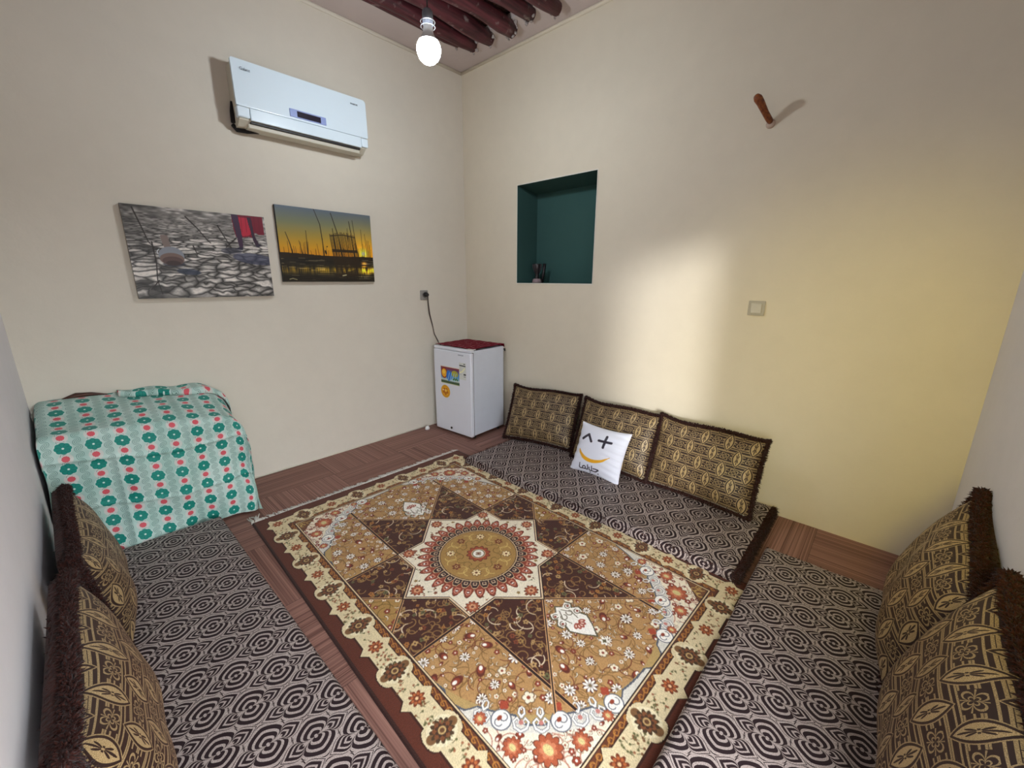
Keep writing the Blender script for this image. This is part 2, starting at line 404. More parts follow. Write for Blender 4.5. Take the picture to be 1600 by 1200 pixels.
# ------------------------------------------------------------------ raster painter (vertex colours on fine meshes)
class Canvas:
    def __init__(s, w, h, res, bg, cx=0.0, cy=0.0):
        s.res = res; s.nx = int(round(w/res))+1; s.ny = int(round(h/res))+1
        s.x = np.linspace(-w/2, w/2, s.nx)+cx; s.y = np.linspace(-h/2, h/2, s.ny)+cy
        s.X, s.Y = np.meshgrid(s.x, s.y); s.C = np.empty((s.ny, s.nx, 3)); s.C[:] = bg
        s.x0 = s.x[0]; s.y0 = s.y[0]; s.dx = s.x[1]-s.x[0]; s.dy = s.y[1]-s.y[0]
    def win(s, x0, x1, y0, y1):
        a = max(0, int((x0-s.x0)/s.dx)-1); b = min(s.nx, int((x1-s.x0)/s.dx)+3)
        c = max(0, int((y0-s.y0)/s.dy)-1); d = min(s.ny, int((y1-s.y0)/s.dy)+3)
        return (slice(c, max(c, d)), slice(a, max(a, b)))
    def put(s, sl, al, col):
        al = np.clip(al, 0, 1)[..., None]; s.C[sl] = s.C[sl]*(1-al)+np.array(col, float)*al
    def mask(s, M, col): s.put((slice(None), slice(None)), M.astype(float), col)
    def sd(s, sl, d, col, a=1.0): s.put(sl, (.5-d/s.res)*1.0 if a == 1 else np.clip(.5-d/s.res, 0, 1)*a, col)
    def disc(s, x, y, r, col, a=1.0, ry=None, rot=0):
        R = max(r, ry or r); sl = s.win(x-R, x+R, y-R, y+R); X = s.X[sl]-x; Y = s.Y[sl]-y
        if ry: 
            c, n = math.cos(rot), math.sin(rot); X, Y = X*c+Y*n, -X*n+Y*c
            d = (np.hypot(X/r, Y/ry)-1)*min(r, ry)
        else: d = np.hypot(X, Y)-r
        s.sd(sl, d, col, a)
    def flower(s, x, y, r, n, col, rot=0, depth=.4, sharp=1.0, sy=1.0, a=1.0):
        sl = s.win(x-r, x+r, y-r, y+r); X = s.X[sl]-x; Y = (s.Y[sl]-y)/sy
        th = np.arctan2(Y, X)+rot; R = r*(1-depth+depth*np.abs(np.cos(n*th/2))**sharp)
        s.sd(sl, np.hypot(X, Y)-R, col, a)
    def line(s, pts, w, col, w2=None, a=1.0):
        n = len(pts)-1
        for i in range(n):
            (x0, y0), (x1, y1) = pts[i], pts[i+1]
            wa = w if w2 is None else w+(w2-w)*i/n; wb = w if w2 is None else w+(w2-w)*(i+1)/n
            m_ = max(wa, wb)
            sl = s.win(min(x0, x1)-m_, max(x0, x1)+m_, min(y0, y1)-m_, max(y0, y1)+m_)
            X = s.X[sl]-x0; Y = s.Y[sl]-y0; dx, dy = x1-x0, y1-y0; l2 = dx*dx+dy*dy+1e-12
            t_ = np.clip((X*dx+Y*dy)/l2, 0, 1); d = np.hypot(X-t_*dx, Y-t_*dy)-(wa+(wb-wa)*t_)/2
            s.sd(sl, d, col, a)
    def arc(s, x, y, r, a0, a1, w, col, n=10, w2=None, spiral=0.0):
        s.line([(x+r*(1-spiral*i/n)*math.cos(a0+(a1-a0)*i/n), y+r*(1-spiral*i/n)*math.sin(a0+(a1-a0)*i/n)) for i in range(n+1)], w, col, w2)
    def poly(s, pts, col, a=1.0):
        xs = [p[0] for p in pts]; ys_ = [p[1] for p in pts]; sl = s.win(min(xs), max(xs), min(ys_), max(ys_))
        X = s.X[sl]; Y = s.Y[sl]; ins = np.zeros(X.shape, bool); n = len(pts); j = n-1
        for i in range(n):
            xi, yi = pts[i]; xj, yj = pts[j]
            if yi != yj: ins ^= ((yi > Y) != (yj > Y)) & (X < (xj-xi)*(Y-yi)/(yj-yi)+xi)
            j = i
        s.put(sl, ins.astype(float)*a, col)
    def linear(s):
        c = np.clip(s.C/255, 0, 1); return np.where(c <= .04045, c/12.92, ((c+.055)/1.055)**2.4).reshape(-1, 3)
def smooth_noise(nx, ny, gx, gy, rs):
    g = rs.rand(gy+2, gx+2); xs = np.linspace(0, gx, nx); ys_ = np.linspace(0, gy, ny)
    xi = xs.astype(int); yi = ys_.astype(int); fx = xs-xi; fy = ys_-yi; fx = fx*fx*(3-2*fx); fy = (fy*fy*(3-2*fy))[:, None]
    a = g[np.ix_(yi, xi)]*(1-fx)+g[np.ix_(yi, xi+1)]*fx; b = g[np.ix_(yi+1, xi)]*(1-fx)+g[np.ix_(yi+1, xi+1)]*fx
    return a*(1-fy)+b*fy

# ------------------------------------------------------------------ canvas pictures on wall_back
M_print = vcol_mat('printed_photo', .42, .35)
def picture(name, x0, x1, z0, z1, cv, side, label):
    th = .028; nx, ny = cv.nx, cv.ny
    X, Z = np.meshgrid(np.linspace(x0, x1, nx), np.linspace(z0, z1, ny))
    V = np.stack([X.ravel(), np.full(X.size, -th), Z.ravel()], -1)
    root = empty(name, (0, 0, 0)); root.location = ((x0+x1)/2, 0, z0); off = np.array([(x0+x1)/2, 0, z0])
    link('printed_front', np_mesh('printed_front', V-off, grid_faces(nx, ny), False, col=cv.linear()), M_print, root)
    bm = bmesh.new(); box(bm, x0, x1, -th+.0006, -.001, z0, z1)
    for v in bm.verts: v.co -= Vector(off)
    o = bobj('side_edge', bm, side, root); tag(root, label, 'picture'); return root
rs = np.random.RandomState(3)
pw, ph = .7298, .5253
cv = Canvas(pw, ph, .0024, (0,0,0), pw/2, ph/2)
U = cv.X/pw; V_ = cv.Y/ph
dep = 1/(1.18-V_*.98); gx = (U-.5)*dep*7+3; gy = dep*9
P = np.stack([rs.uniform(-18, 24, 2600), 7+44*rs.rand(2600)**1.4], -1)
f1 = np.full(U.shape, 1e9); f2 = f1.copy(); idx = np.zeros(U.shape, int)
wx = (smooth_noise(cv.nx, cv.ny, 26, 20, rs)-.5)*.7
order = np.argsort(P[:, 1]); P = P[order]
GX = gx+wx*.35; GY = gy+wx*.35
for i in range(len(P)):
    sel = cv.win(-1, 2, 0, 1)
    # rows near this depth only
    rows = np.where(np.abs(GY.mean(1)-P[i, 1]) < 3.2)[0]
    if len(rows) == 0: continue
    sl = slice(rows[0], rows[-1]+1)
    d = np.hypot((GX[sl]-P[i, 0])*.55, (GY[sl]-P[i, 1])*1.0)
    a = f1[sl]; b = f2[sl]; lt = d < a
    f2[sl] = np.where(lt, a, np.minimum(b, d)); idx[sl] = np.where(lt, i, idx[sl]); f1[sl] = np.where(lt, d, a)
crack = np.clip((f2-f1)*(3.4), 0, 1)
tone = .55+.45*(np.sin(idx*12.9898)*43758.5453 % 1)
gr = smooth_noise(cv.nx, cv.ny, 90, 120, rs)*.35+smooth_noise(cv.nx, cv.ny, 14, 30, rs)*.35
g_ = (crack**.7)*(tone*.75+gr*.5); far = np.clip((V_-.62)/.35, 0, 1)
soft_ = .22+.5*smooth_noise(cv.nx, cv.ny, 16, 26, rs)*smooth_noise(cv.nx, cv.ny, 34, 60, rs)*1.6
g_ = g_*(1-far)+far*soft_
base = 40+225*np.clip(g_, 0, .85)
cv.C = np.stack([base*1.0, base*.965, base*.93], -1)
cv.C *= (1-.35*np.clip((.28-U)/.28, 0, 1)*np.clip((V_-.35)/.4, 0, 1))[..., None]
u = lambda a, b: (a*pw, b*ph)
# blue-grey shadow on the ground at right, twigs, pot, skirt and legs
cv.disc(*u(.88, .47), .13, (58, 62, 84), .75, .035, -.1); cv.disc(*u(.70, .56), .06, (60, 62, 80), .5, .02, 0)
cv.disc(*u(.36, .30), .06, (48, 56, 74), .8, .018, -.1)
for a, b, c_ in ((.05, .98, .13), (.09, .75, .20), (.27, .42, .25), (.30, .22, .27)):
    pass
for pts in ([(.07, .97), (.10, .80), (.13, .62), (.16, .56)], [(.40, .92), (.47, .80), (.53, .67), (.55, .64)], [(.62, .85), (.66, .72), (.70, .60)], [(.75, .72), (.69, .64), (.66, .60)],
            [(.15, .62), (.155, .40), (.14, .20), (.155, .05)], [(.15, .20), (.09, .10)], [(.42, .60), (.44, .50)]):
    cv.line([u(*p) for p in pts], .007, (44, 38, 36), .004)
for p_, c_ in (([(.735, 1), (.738, .84), (.750, .735), (.79, .722), (.85, .742), (.90, .728), (.905, .80), (.94, .775), (.985, .78), (.985, 1)], (116, 22, 42)),
             ([(.79, .97), (.80, .745), (.85, .755), (.875, .78), (.87, .97)], (182, 38, 60)), ([(.735, 1), (.785, 1), (.800, .74), (.795, .60), (.765, .60), (.755, .74)], (66, 44, 66)),
             ([(.855, .98), (.89, .98), (.90, .76), (.93, .66), (.905, .62), (.885, .70)], (56, 36, 54)), ([(.765, .61), (.795, .61), (.79, .575), (.72, .59)], (46, 42, 60)), ([(.90, .64), (.93, .66), (.955, .635), (.91, .62)], (46, 42, 60))):
    cv.poly([u(*q_) for q_ in p_], c_)
for k in range(5): cv.line([u(.81+k*.035, .99), u(.805+k*.036, .80)], .004, (92, 16, 36), .003, .6)
cv.poly([u(.212, .70), u(.258, .70), u(.262, .64), u(.268, .57), u(.222, .57), u(.214, .63)], (128, 112, 106))
cv.disc(*u(.27, .385), .055, (44, 46, 58), .7, .016)
cv.disc(*u(.262, .475), .062, (134, 138, 146), 1, .054)
cv.disc(*u(.262, .440), .059, (120, 98, 90), 1, .036); cv.disc(*u(.264, .420), .050, (88, 68, 64), .9, .026); cv.disc(*u(.266, .395), .036, (58, 44, 44), .8, .015)
cv.arc(*u(.20, .51), .02, 2.0, 3.6, .003, (214, 218, 222))
cv.line([u(.645, .09), u(.65, .055), u(.66, .085), u(.672, .06), u(.68, .09)], .002, (60, 60, 60))
M_edge1 = plain('canvas_edge_grey', (132, 120, 106), .8)
picture('wall_picture', -2.5693, -1.8395, 1.3308, 1.8561, cv, M_edge1, 'canvas photo of cracked grey ground with a clay pot and red skirt')
pw, ph = .7165, .5214
cv = Canvas(pw, ph, .0024, (0,0,0), pw/2, ph/2); U = cv.X/pw; V_ = cv.Y/ph; hz = .37
def grad(t_, stops):
    r = np.zeros(t_.shape+(3,))
    for k in range(3): r[..., k] = np.interp(t_, [s_[0] for s_ in stops], [s_[1][k] for s_ in stops])
    return r
sky = grad(V_, [(hz, (214, 140, 26)), (.48, (205, 150, 34)), (.62, (168, 140, 58)), (.8, (122, 124, 92)), (1, (92, 104, 118))])
dsun = np.hypot((U-.885)*1.35, V_-.425)
sky += np.exp(-(dsun/.35)**2)[..., None]*np.array([60, 34, 0])+np.exp(-(dsun/.07)**2)[..., None]*np.array([70, 90, 70])
wat = 22+20*smooth_noise(cv.nx, cv.ny, 12, 70, rs); wat = np.stack([wat*1.1, wat*.95, wat*.7], -1)
refl = np.exp(-((V_-.165)/.05)**2)*(.35+.65*(U > .62))*np.clip(smooth_noise(cv.nx, cv.ny, 50, 10, rs)*1.9-.35, 0, 1)
wat += refl[..., None]*np.array([230, 180, 30])
strip = np.exp(-((V_-.165)/.042)**2)*(.55+.45*np.sin(U*240+3*np.sin(U*31)))*(.30*(U < .48)+1.0*(U > .78)+.35*((U > .52) & (U < .62)))
wat += strip[..., None]*np.array([215, 165, 18])
st = (smooth_noise(cv.nx, cv.ny, 10, 90, rs) > .80)*(V_ < .33)*(V_ > .02); wat += (st*60.)[..., None]*np.array([1, .9, .7])
gl = np.exp(-((U-.885)/.03)**2)*(V_ < hz)*(V_ > .2)*np.clip(smooth_noise(cv.nx, cv.ny, 8, 60, rs)*1.6-.4, 0, 1); wat += gl[..., None]*np.array([240, 150, 30])
cv.C = np.where((V_ > hz+.008*np.sin(U*9))[..., None], sky, wat); cv.C = np.clip(cv.C, 0, 255)
cv.poly([(0, ph*.335), (0, ph*.395), (.06, ph*.392), (.16, ph*.385), (.3, ph*.372), (pw, ph*.372), (pw, ph*.335)], (44, 32, 18))
u = lambda a, b: (a*pw, b*ph); pk = (38, 28, 16)
cv.disc(*u(.885, .425), .014, (255, 250, 200))
cv.poly([u(.80, .20), u(.80, .02), u(.0, .02), u(0, .09), u(.5, .06)], (30, 24, 18), .6)
rr2 = random.Random(8)
for i in range(46):
    a = rr2.uniform(.02, .99)
    if .48 < a < .78 and rr2.random() < .7: continue
    hgt = rr2.uniform(.05, .17) if a < .8 else rr2.uniform(.1, .28); cv.line([u(a, .34), u(a-rr2.uniform(-.012, .02), .38+hgt)], .0032, pk, .002, .85)
for p, w1 in (([(.12, .37), (.10, .52), (.07, .66)], .005), ([(.27, .36), (.27, .70)], .004), ([(.22, .36), (.19, .56)], .003), ([(.44, .26), (.43, .60), (.42, .80), (.37, 1.0)], .005),
              ([(.67, .05), (.60, .70), (.545, .97)], .006), ([(.80, .05), (.77, .55), (.74, .88)], .006), ([(.86, .05), (.80, .60), (.78, .90)], .004), ([(.88, .35), (.873, .78)], .003), ([(.93, .35), (.915, .72)], .003),
              ([(.97, .25), (.955, .62)], .003), ([(.57, .35), (.55, .76)], .005), ([(.715, .5), (.715, .78)], .003)):
    cv.line([u(*q_) for q_ in p], w1*1.5, pk, w1*.8)
# reed tower of poles
for i in range(20):
    a = .515+i*.0145; top = .665+.035*math.sin((i/19)*PI)+rr2.uniform(-.01, .02)
    cv.line([u(a+.045, .06+rr2.uniform(0, .04)), u(a, top)], .007 if i % 4 else .011, (46, 34, 20), .005, .95)
for z, w1 in ((.655, .006), (.46, .010), (.44, .010), (.33, .012), (.30, .014), (.27, .012), (.22, .008), (.10, .012)):
    cv.line([u(.52+(.66-z)*.05, z), u(.66+(.66-z)*.05, z+.025 if z > .6 else z), u(.795+(.66-z)*.06, z)], w1, (44, 32, 20))
cv.disc(*u(.455, .42), .007, pk, 1, .016, .3); cv.disc(*u(.475, .50), .005, pk)
cv.line([u(.62, .09), u(.66, .10)], .008, (190, 180, 140)); cv.line([u(.06, .035), u(.09, .045), u(.13, .03)], .005, (170, 160, 120))
picture('wall_picture', -1.7628, -1.0463, 1.428, 1.9494, cv, plain('canvas_edge_black', (26, 24, 26), .6), 'canvas photo of a yellow sunset over water with thin upright poles')

# ------------------------------------------------------------------ outlet, cord belongs to the fridge
t = empty('wall_outlet', (-.535, 0, 1.305)); tag(t, 'grey square wall outlet above the small fridge', 'outlet')
bm = bmesh.new(); box(bm, -.042, .042, -.012, 0, -.045, .045, .005); bobj('faceplate', bm, plain('outlet_silver', (150, 146, 140), .35, .03), t)
bm = bmesh.new(); tube(bm, [(0, -.0125, 0), (0, -.0155, 0)], .022, 20); bobj('socket', bm, plain('socket_dark', (96, 92, 90), .5), t)
# ------------------------------------------------------------------ light switch (wall_right)
t = empty('light_switch', (BX(-2.69), -2.69, 1.288), (0, 0, -PI/2)); tag(t, 'silver grey square light switch on the bare wall right of the niche', 'switch')
bm = bmesh.new(); box(bm, -.046, .046, -.010, 0, -.044, .044, .005); bobj('faceplate', bm, plain('switch_silver', (176, 168, 152), .35, .02), t)
bm = bmesh.new()
vs = [(-.030, -.011, -.030), (.030, -.011, -.030), (.030, -.011, .030), (-.030, -.011, .030), (-.026, -.018, -.026), (.026, -.014, -.026), (.026, -.018, .026), (-.026, -.013, .026)]
vv = [bm.verts.new(p) for p in vs]
for f in ((4,5,6),(4,6,7),(0,1,5,4),(1,2,6,5),(2,3,7,6),(3,0,4,7)): bm.faces.new([vv[i] for i in f])
bobj('rocker', bm, plain('switch_rocker', (200, 194, 180), .3, .02), t)
# ------------------------------------------------------------------ wooden peg
t = empty('wall_peg', (BX(-2.625), -2.625, 2.305)); tag(t, 'brown wooden peg sticking out of the wall above the light switch', 'peg')
def wood(name, a, b, sc=1):
    mt = new_mat(name, rough=.5, spec=.4); n = NT(mt); x, y, z = n.sep(n.obj())
    f = n.noise(n.comb(x*12*sc, y*90*sc, z*90*sc), 1, 3); n.Lk.new(n.mix(f.soft(.3, .7), srgb(*a), srgb(*b)), bsdf(mt).inputs['Base Color']); return mt
bm = bmesh.new(); tube(bm, [(.0, 0, 0), (-.03, .004, .008), (-.07, .018, .035), (-.12, .034, .072), (-.150, .042, .086), (-.168, .046, .092), (-.172, .047, .093)], [.014, .016, .016, .019, .021, .015, .005], 14)
bobj('peg_shaft', bm, wood('peg_wood', (92, 36, 18), (150, 84, 34)), t)
bm = bmesh.new(); lathe(bm, [(0, -.006), (.02, -.004), (.024, 0), (.022, .006), (.015, .010), (0, .010)], 12)
for v in bm.verts: v.co = Vector((-v.co.z-.004, v.co.x, v.co.y-.008))
o = bobj('plaster_collar', bm, plain('peg_plaster', (190, 168, 150), .9), t)

# ------------------------------------------------------------------ niche ornament: small hourglass figure
t = empty('ornament', (.12, -.845, nz1)); tag(t, 'small dark hourglass-shaped ornament standing in the green niche', 'ornament')
M_o1 = plain('ornament_black', (34, 26, 28), .35); M_o2 = plain('ornament_pink', (150, 128, 130), .5)
bm = bmesh.new(); lathe(bm, [(0, 0), (.040, 0), (.042, .012), (.034, .032), (.018, .045), (.016, .075), (.024, .095), (.036, .13), (.040, .165), (.038, .168), (.033, .14), (0, .12)], 20); bobj('cup', bm, M_o1, t)
bm = bmesh.new(); lathe(bm, [(.0425, .002), (.0445, .010), (.037, .033), (.030, .038)], 20); bobj('base', bm, M_o2, t)
bm = bmesh.new()
for k in range(8):
    a = k*PI/4; tube(bm, [(.018*math.cos(a), .018*math.sin(a), .082), (.038*math.cos(a), .038*math.sin(a), .13), (.043*math.cos(a), .043*math.sin(a), .165)], .0022, 5)
bobj('ribs', bm, plain('ornament_silver', (90, 84, 88), .3), t)
bm = bmesh.new(); tube(bm, [(.03, -.035, .0), (.035, -.045, .08), (.04, -.055, .17)], [.010, .012, .016], 8); bobj('handle', bm, M_o1, t)

# ------------------------------------------------------------------ refrigerator
ft = .0629
t = empty('refrigerator', (-.5135, -.6232, 0), (0, 0, ft)); tag(t, 'small white refrigerator in the corner with stickers on its door', 'refrigerator')
FW, FD, FH = .496, .4674, .8439
M_fr = plain('fridge_white', (226, 228, 236), .32, .02, 8); M_frs = plain('fridge_side', (214, 218, 228), .4, .04, 12)
bm = bmesh.new(); box(bm, .042, FD-.01, .004, FW-.004, .03, FH-.012, .006); bobj('body', bm, M_frs, t)
bm = bmesh.new(); box(bm, 0, .038, 0, FW, .022, FH-.03, .010, 3); dr = bobj('door', bm, M_fr, t)
bm = bmesh.new(); box(bm, .004, .05, .002, FW-.002, FH-.027, FH, .006); o = bobj('top_trim', bm, M_fr, t)
bm = bmesh.new(); box(bm, .002, .07, .0, .05, FH-.004, FH+.006, .002); bobj('hinge', bm, M_wht, t)
bm = bmesh.new(); box(bm, .034, .043, .006, FW-.006, .03, FH-.03); bobj('door_seal', bm, M_dark, t)
for a, b in ((.07, .04), (.07, FW-.04), (FD-.07, .04), (FD-.07, FW-.04)):
    bm = bmesh.new(); lathe(bm, [(0, 0), (.018, 0), (.018, .02), (.012, .032), (0, .032)], 12, a, b); bobj('foot', bm, M_dark, t)
bm = bmesh.new(); box(bm, FD-.012, FD+.004, .03, FW-.03, .05, FH-.05); tube(bm, [(FD+.012, .06, .12), (FD+.014, .06, .5), (FD+.012, .06, FH-.06)], .006, 6)
tube(bm, [(FD+.0, .02, FH-.05), (FD+.015, .012, FH-.045), (FD+.017, .012, FH-.065)], .008, 8)
bobj('condenser', bm, M_dark, t)
bm = bmesh.new()
for y0_, z0_, r_ in ((.273, .062, .011),):
    tube(bm, [(.001, y0_, z0_), (-.006, y0_, z0_)], r_, 14)
o = bobj('lock', bm, M_dark, dr)
def sticker(name, y0, y1, z0, z1, cv, lab, round_=False):
    nx, ny = cv.nx, cv.ny
    Y, Z = np.meshgrid(np.linspace(y1, y0, nx), np.linspace(z0, z1, ny))
    V = np.stack([np.full(Y.size, -.0012), Y.ravel(), Z.ravel()], -1); F = grid_faces(nx, ny)
    if round_:
        cx, cz = (y0+y1)/2, (z0+z1)/2; c = V[F].mean(1); F = F[np.hypot((c[:, 1]-cx)/(y1-y0)*2, (c[:, 2]-cz)/(z1-z0)*2) < 1]
    o = link(name, np_mesh(name, V, F, False, col=cv.linear()), M_print, dr); o['label'] = lab
cv = Canvas(.25, .165, .002, (60, 120, 190), .125, .0825); U = cv.X/.25; V_ = cv.Y/.165
cv.C = grad(V_, [(0, (46, 78, 44)), (.14, (70, 90, 60)), (.22, (210, 220, 215)), (.34, (120, 170, 200)), (.6, (60, 130, 200)), (.85, (120, 60, 90)), (1, (150, 40, 44))])
cv.disc(.19, .105, .045, (190, 180, 40), .9, .03); cv.disc(.045, .10, .042, (150, 44, 24), 1, .052); cv.disc(.045, .10, .034, (236, 168, 40), 1, .04); cv.disc(.04, .11, .02, (250, 205, 70)); cv.disc(.11, .08, .035, (40, 110, 205), .9, .05)
for k in range(4): cv.line([(.09+k*.03, .03), (.12+k*.03, .11)], .006, (150, 205, 235))
for k in range(5): cv.disc(.17+k*.013, .05+.01*(k % 2), .009, (70, 120, 60))
cv.line([(.003, .162), (.247, .162)], .006, (236, 230, 210)); cv.line([(.003, .003), (.247, .003)], .005, (210, 210, 160))
sticker('sticker', .148, .398, .495, .661, cv, 'rectangular colourful food picture sticker')
cv = Canvas(.126, .126, .002, (226, 178, 60)); cv.disc(0, 0, .056, (218, 150, 20)); cv.disc(0, 0, .046, (236, 172, 30)); cv.flower(0, 0, .04, 5, (190, 110, 12), .3); cv.disc(.004, .008, .014, (250, 214, 90)); cv.line([(-.04, .012), (-.02, .01)], .006, (250, 240, 220))
sticker('round_sticker', .279, .405, .352, .478, cv, 'round orange yellow sticker', True)
cv = Canvas(.088, .157, .002, (212, 214, 208), .044, .0785)
cv.line([(.008, .130), (.078, .128)], .010, (36, 40, 46)); cv.line([(.06, .146), (.074, .146)], .008, (60, 64, 70)); cv.line([(.062, .050), (.08, .050)], .014, (44, 46, 52))
for k in range(5): cv.line([(.008, .112-k*.016), (.03, .112-k*.016)], .003, (150, 150, 150))
cv.line([(.0, .06), (.04, .075), (.07, .105)], .012, (240, 236, 190)); cv.line([(.06, .03), (.08, .03)], .005, (90, 90, 90))
sticker('energy_label', .060, .148, .563, .72, cv, 'pale energy label with dark bars')
me = text_mesh('emersun', .020); o = link('lettering', me, plain('fridge_grey_ink', (110, 116, 130), .4), dr); o.rotation_euler = (PI/2, 0, -PI/2); o.location = (-.001, .160, .782)
# power cord: thin doubled cable from the outlet down behind the fridge
inv = t.matrix_basis.inverted() if False else Matrix.Rotation(-ft, 4, 'Z') @ Matrix.Translation((.5135, .6232, 0))
cp = [(-.520, -.045, 1.30), (-.515, -.040, 1.24), (-.492, -.024, 1.13), (-.462, -.02, 1.02), (-.452, -.03, .93), (-.435, -.06, .858), (-.40, -.08, .80), (-.2, -.10, .6)]
bm = bmesh.new(); tube(bm, [inv @ Vector(p) for p in cp], .0042, 8); tube(bm, [inv @ Vector((p[0]-.008*math.sin(i*.9), p[1], p[2])) for i, p in enumerate(cp[:6])], .003, 6)
bobj('power_cord', bm, plain('cord_brown_grey', (78, 66, 58), .5), t)
bm = bmesh.new(); tube(bm, [inv @ Vector(p) for p in ((-.530, -.016, 1.312), (-.528, -.04, 1.310), (-.524, -.055, 1.305))], [.021, .021, .013], 16); bobj('power_plug', bm, M_dark, t)
# small white cap lying on the floor by the fridge
bm = bmesh.new(); lathe(bm, [(0, 0), (.022, 0), (.024, .012), (.018, .026), (.014, .034), (0, .036)], 16)
o = bobj('pipe_cap', bm, M_wht, smooth=True); o.location = (-.62, -.075, 0); tag(o, 'small white plastic cap on the floor left of the refrigerator', 'cap')
# crimson striped cloth on top of the fridge
def red_cloth_mat():
    mt = new_mat('crimson_cloth', rough=.95, spec=.1); n = NT(mt); x, y, z = n.sep(n.obj())
    f = (x*28).fold(1)*2; g = (y*60).fold(1)*2
    k = n.noise(n.obj(), 30, 2)
    c = n.mix((f*.7+k*.5).soft(.35, .75), srgb(88, 10, 28), srgb(128, 24, 44)); c = n.mix(((y*14+k*.6).fold(1)).lt(.07)*.7, c, srgb(176, 130, 132))
    n.Lk.new(c, bsdf(mt).inputs['Base Color']); n.Lk.new(n.bump(g, .5, .004), bsdf(mt).inputs['Normal']); return mt
nx, ny = 44, 44; X, Y = np.meshgrid(np.linspace(.03, .485, nx), np.linspace(.0, .50, ny))
Z = np.full(X.shape, FH+.0065)+.002*np.sin(X*60)*np.sin(Y*45)
drop = np.clip(X-.468, 0, 1); X2 = np.minimum(X, .458+.25*drop); Z = Z-drop*1.6
fr = np.clip(.06-Y, 0, 1)*np.clip((X-.05)/.02, 0, 1); Z = Z-.0*fr
V = np.stack([X2.ravel(), Y.ravel(), Z.ravel()], -1)
me = np_mesh('red_cloth', V, grid_faces(nx, ny)); o = link('fridge_cloth', me, red_cloth_mat())
o.location = (-.5135, -.6232, 0); o.rotation_euler = (0, 0, ft); tag(o, 'crimson striped cloth lying on top of the white refrigerator', 'cloth')
md = o.modifiers.new('thickness', 'SOLIDIFY'); md.thickness = .003; md.offset = 1

# ------------------------------------------------------------------ fabrics
def mattress_mat():
    mt = new_mat('mattress_jacquard', rough=.5, spec=.4, sheen=.0); n = NT(mt); x, y, z = n.sep(n.uv())
    nz = n.noise(n.uv(), 14, 2); x = x+(nz-.5)*.006; y = y+(nz-.5)*.005
    a, b = .11, .0825
    X = (x).fold(2*a)/a; Y = (y).fold(2*b)/b
    sw = (X+Y).gt(1); X = X*(1-sw)+(1-X)*sw; Y = Y*(1-sw)+(1-Y)*sw
    # wide petals along y
    ph_ = n.m('ARCTAN2', X, Y)
    ky = ((Y*.93).pow(1.45)+(X*1.16).pow(1.45)).pow(.6897)/(1-(ph_/1.46).pow(5)).max(.02)
    T = (X-.32)/.64; Sx = Y/.64
    px_ = n.m('ARCTAN2', Sx, T.max(.0005))
    kx = (T.max(0)+Sx*.78)/(1-(px_/1.40).pow(5)).max(.02)
    inx = kx.lt(1.03)*T.gt(0)
    k = kx*inx*.90+ky*(1-inx)
    ink = ((k*3.9+.10).frac()).gt(.40)*k.lt(.885)
    weave = n.noise(n.uv(), 420, 1)
    lt_ = n.mix(weave.soft(.3, .7), srgb(126, 110, 108), srgb(192, 178, 170))
    c = n.mix(ink, lt_, srgb(30, 10, 16))
    n.Lk.new(c, bsdf(mt).inputs['Base Color'])
    n.Lk.new((.42+ink*.35).s, bsdf(mt).inputs['Roughness'])
    n.Lk.new(n.bump(ink*-.6+weave*.4, .35, .0018), bsdf(mt).inputs['Normal']); return mt
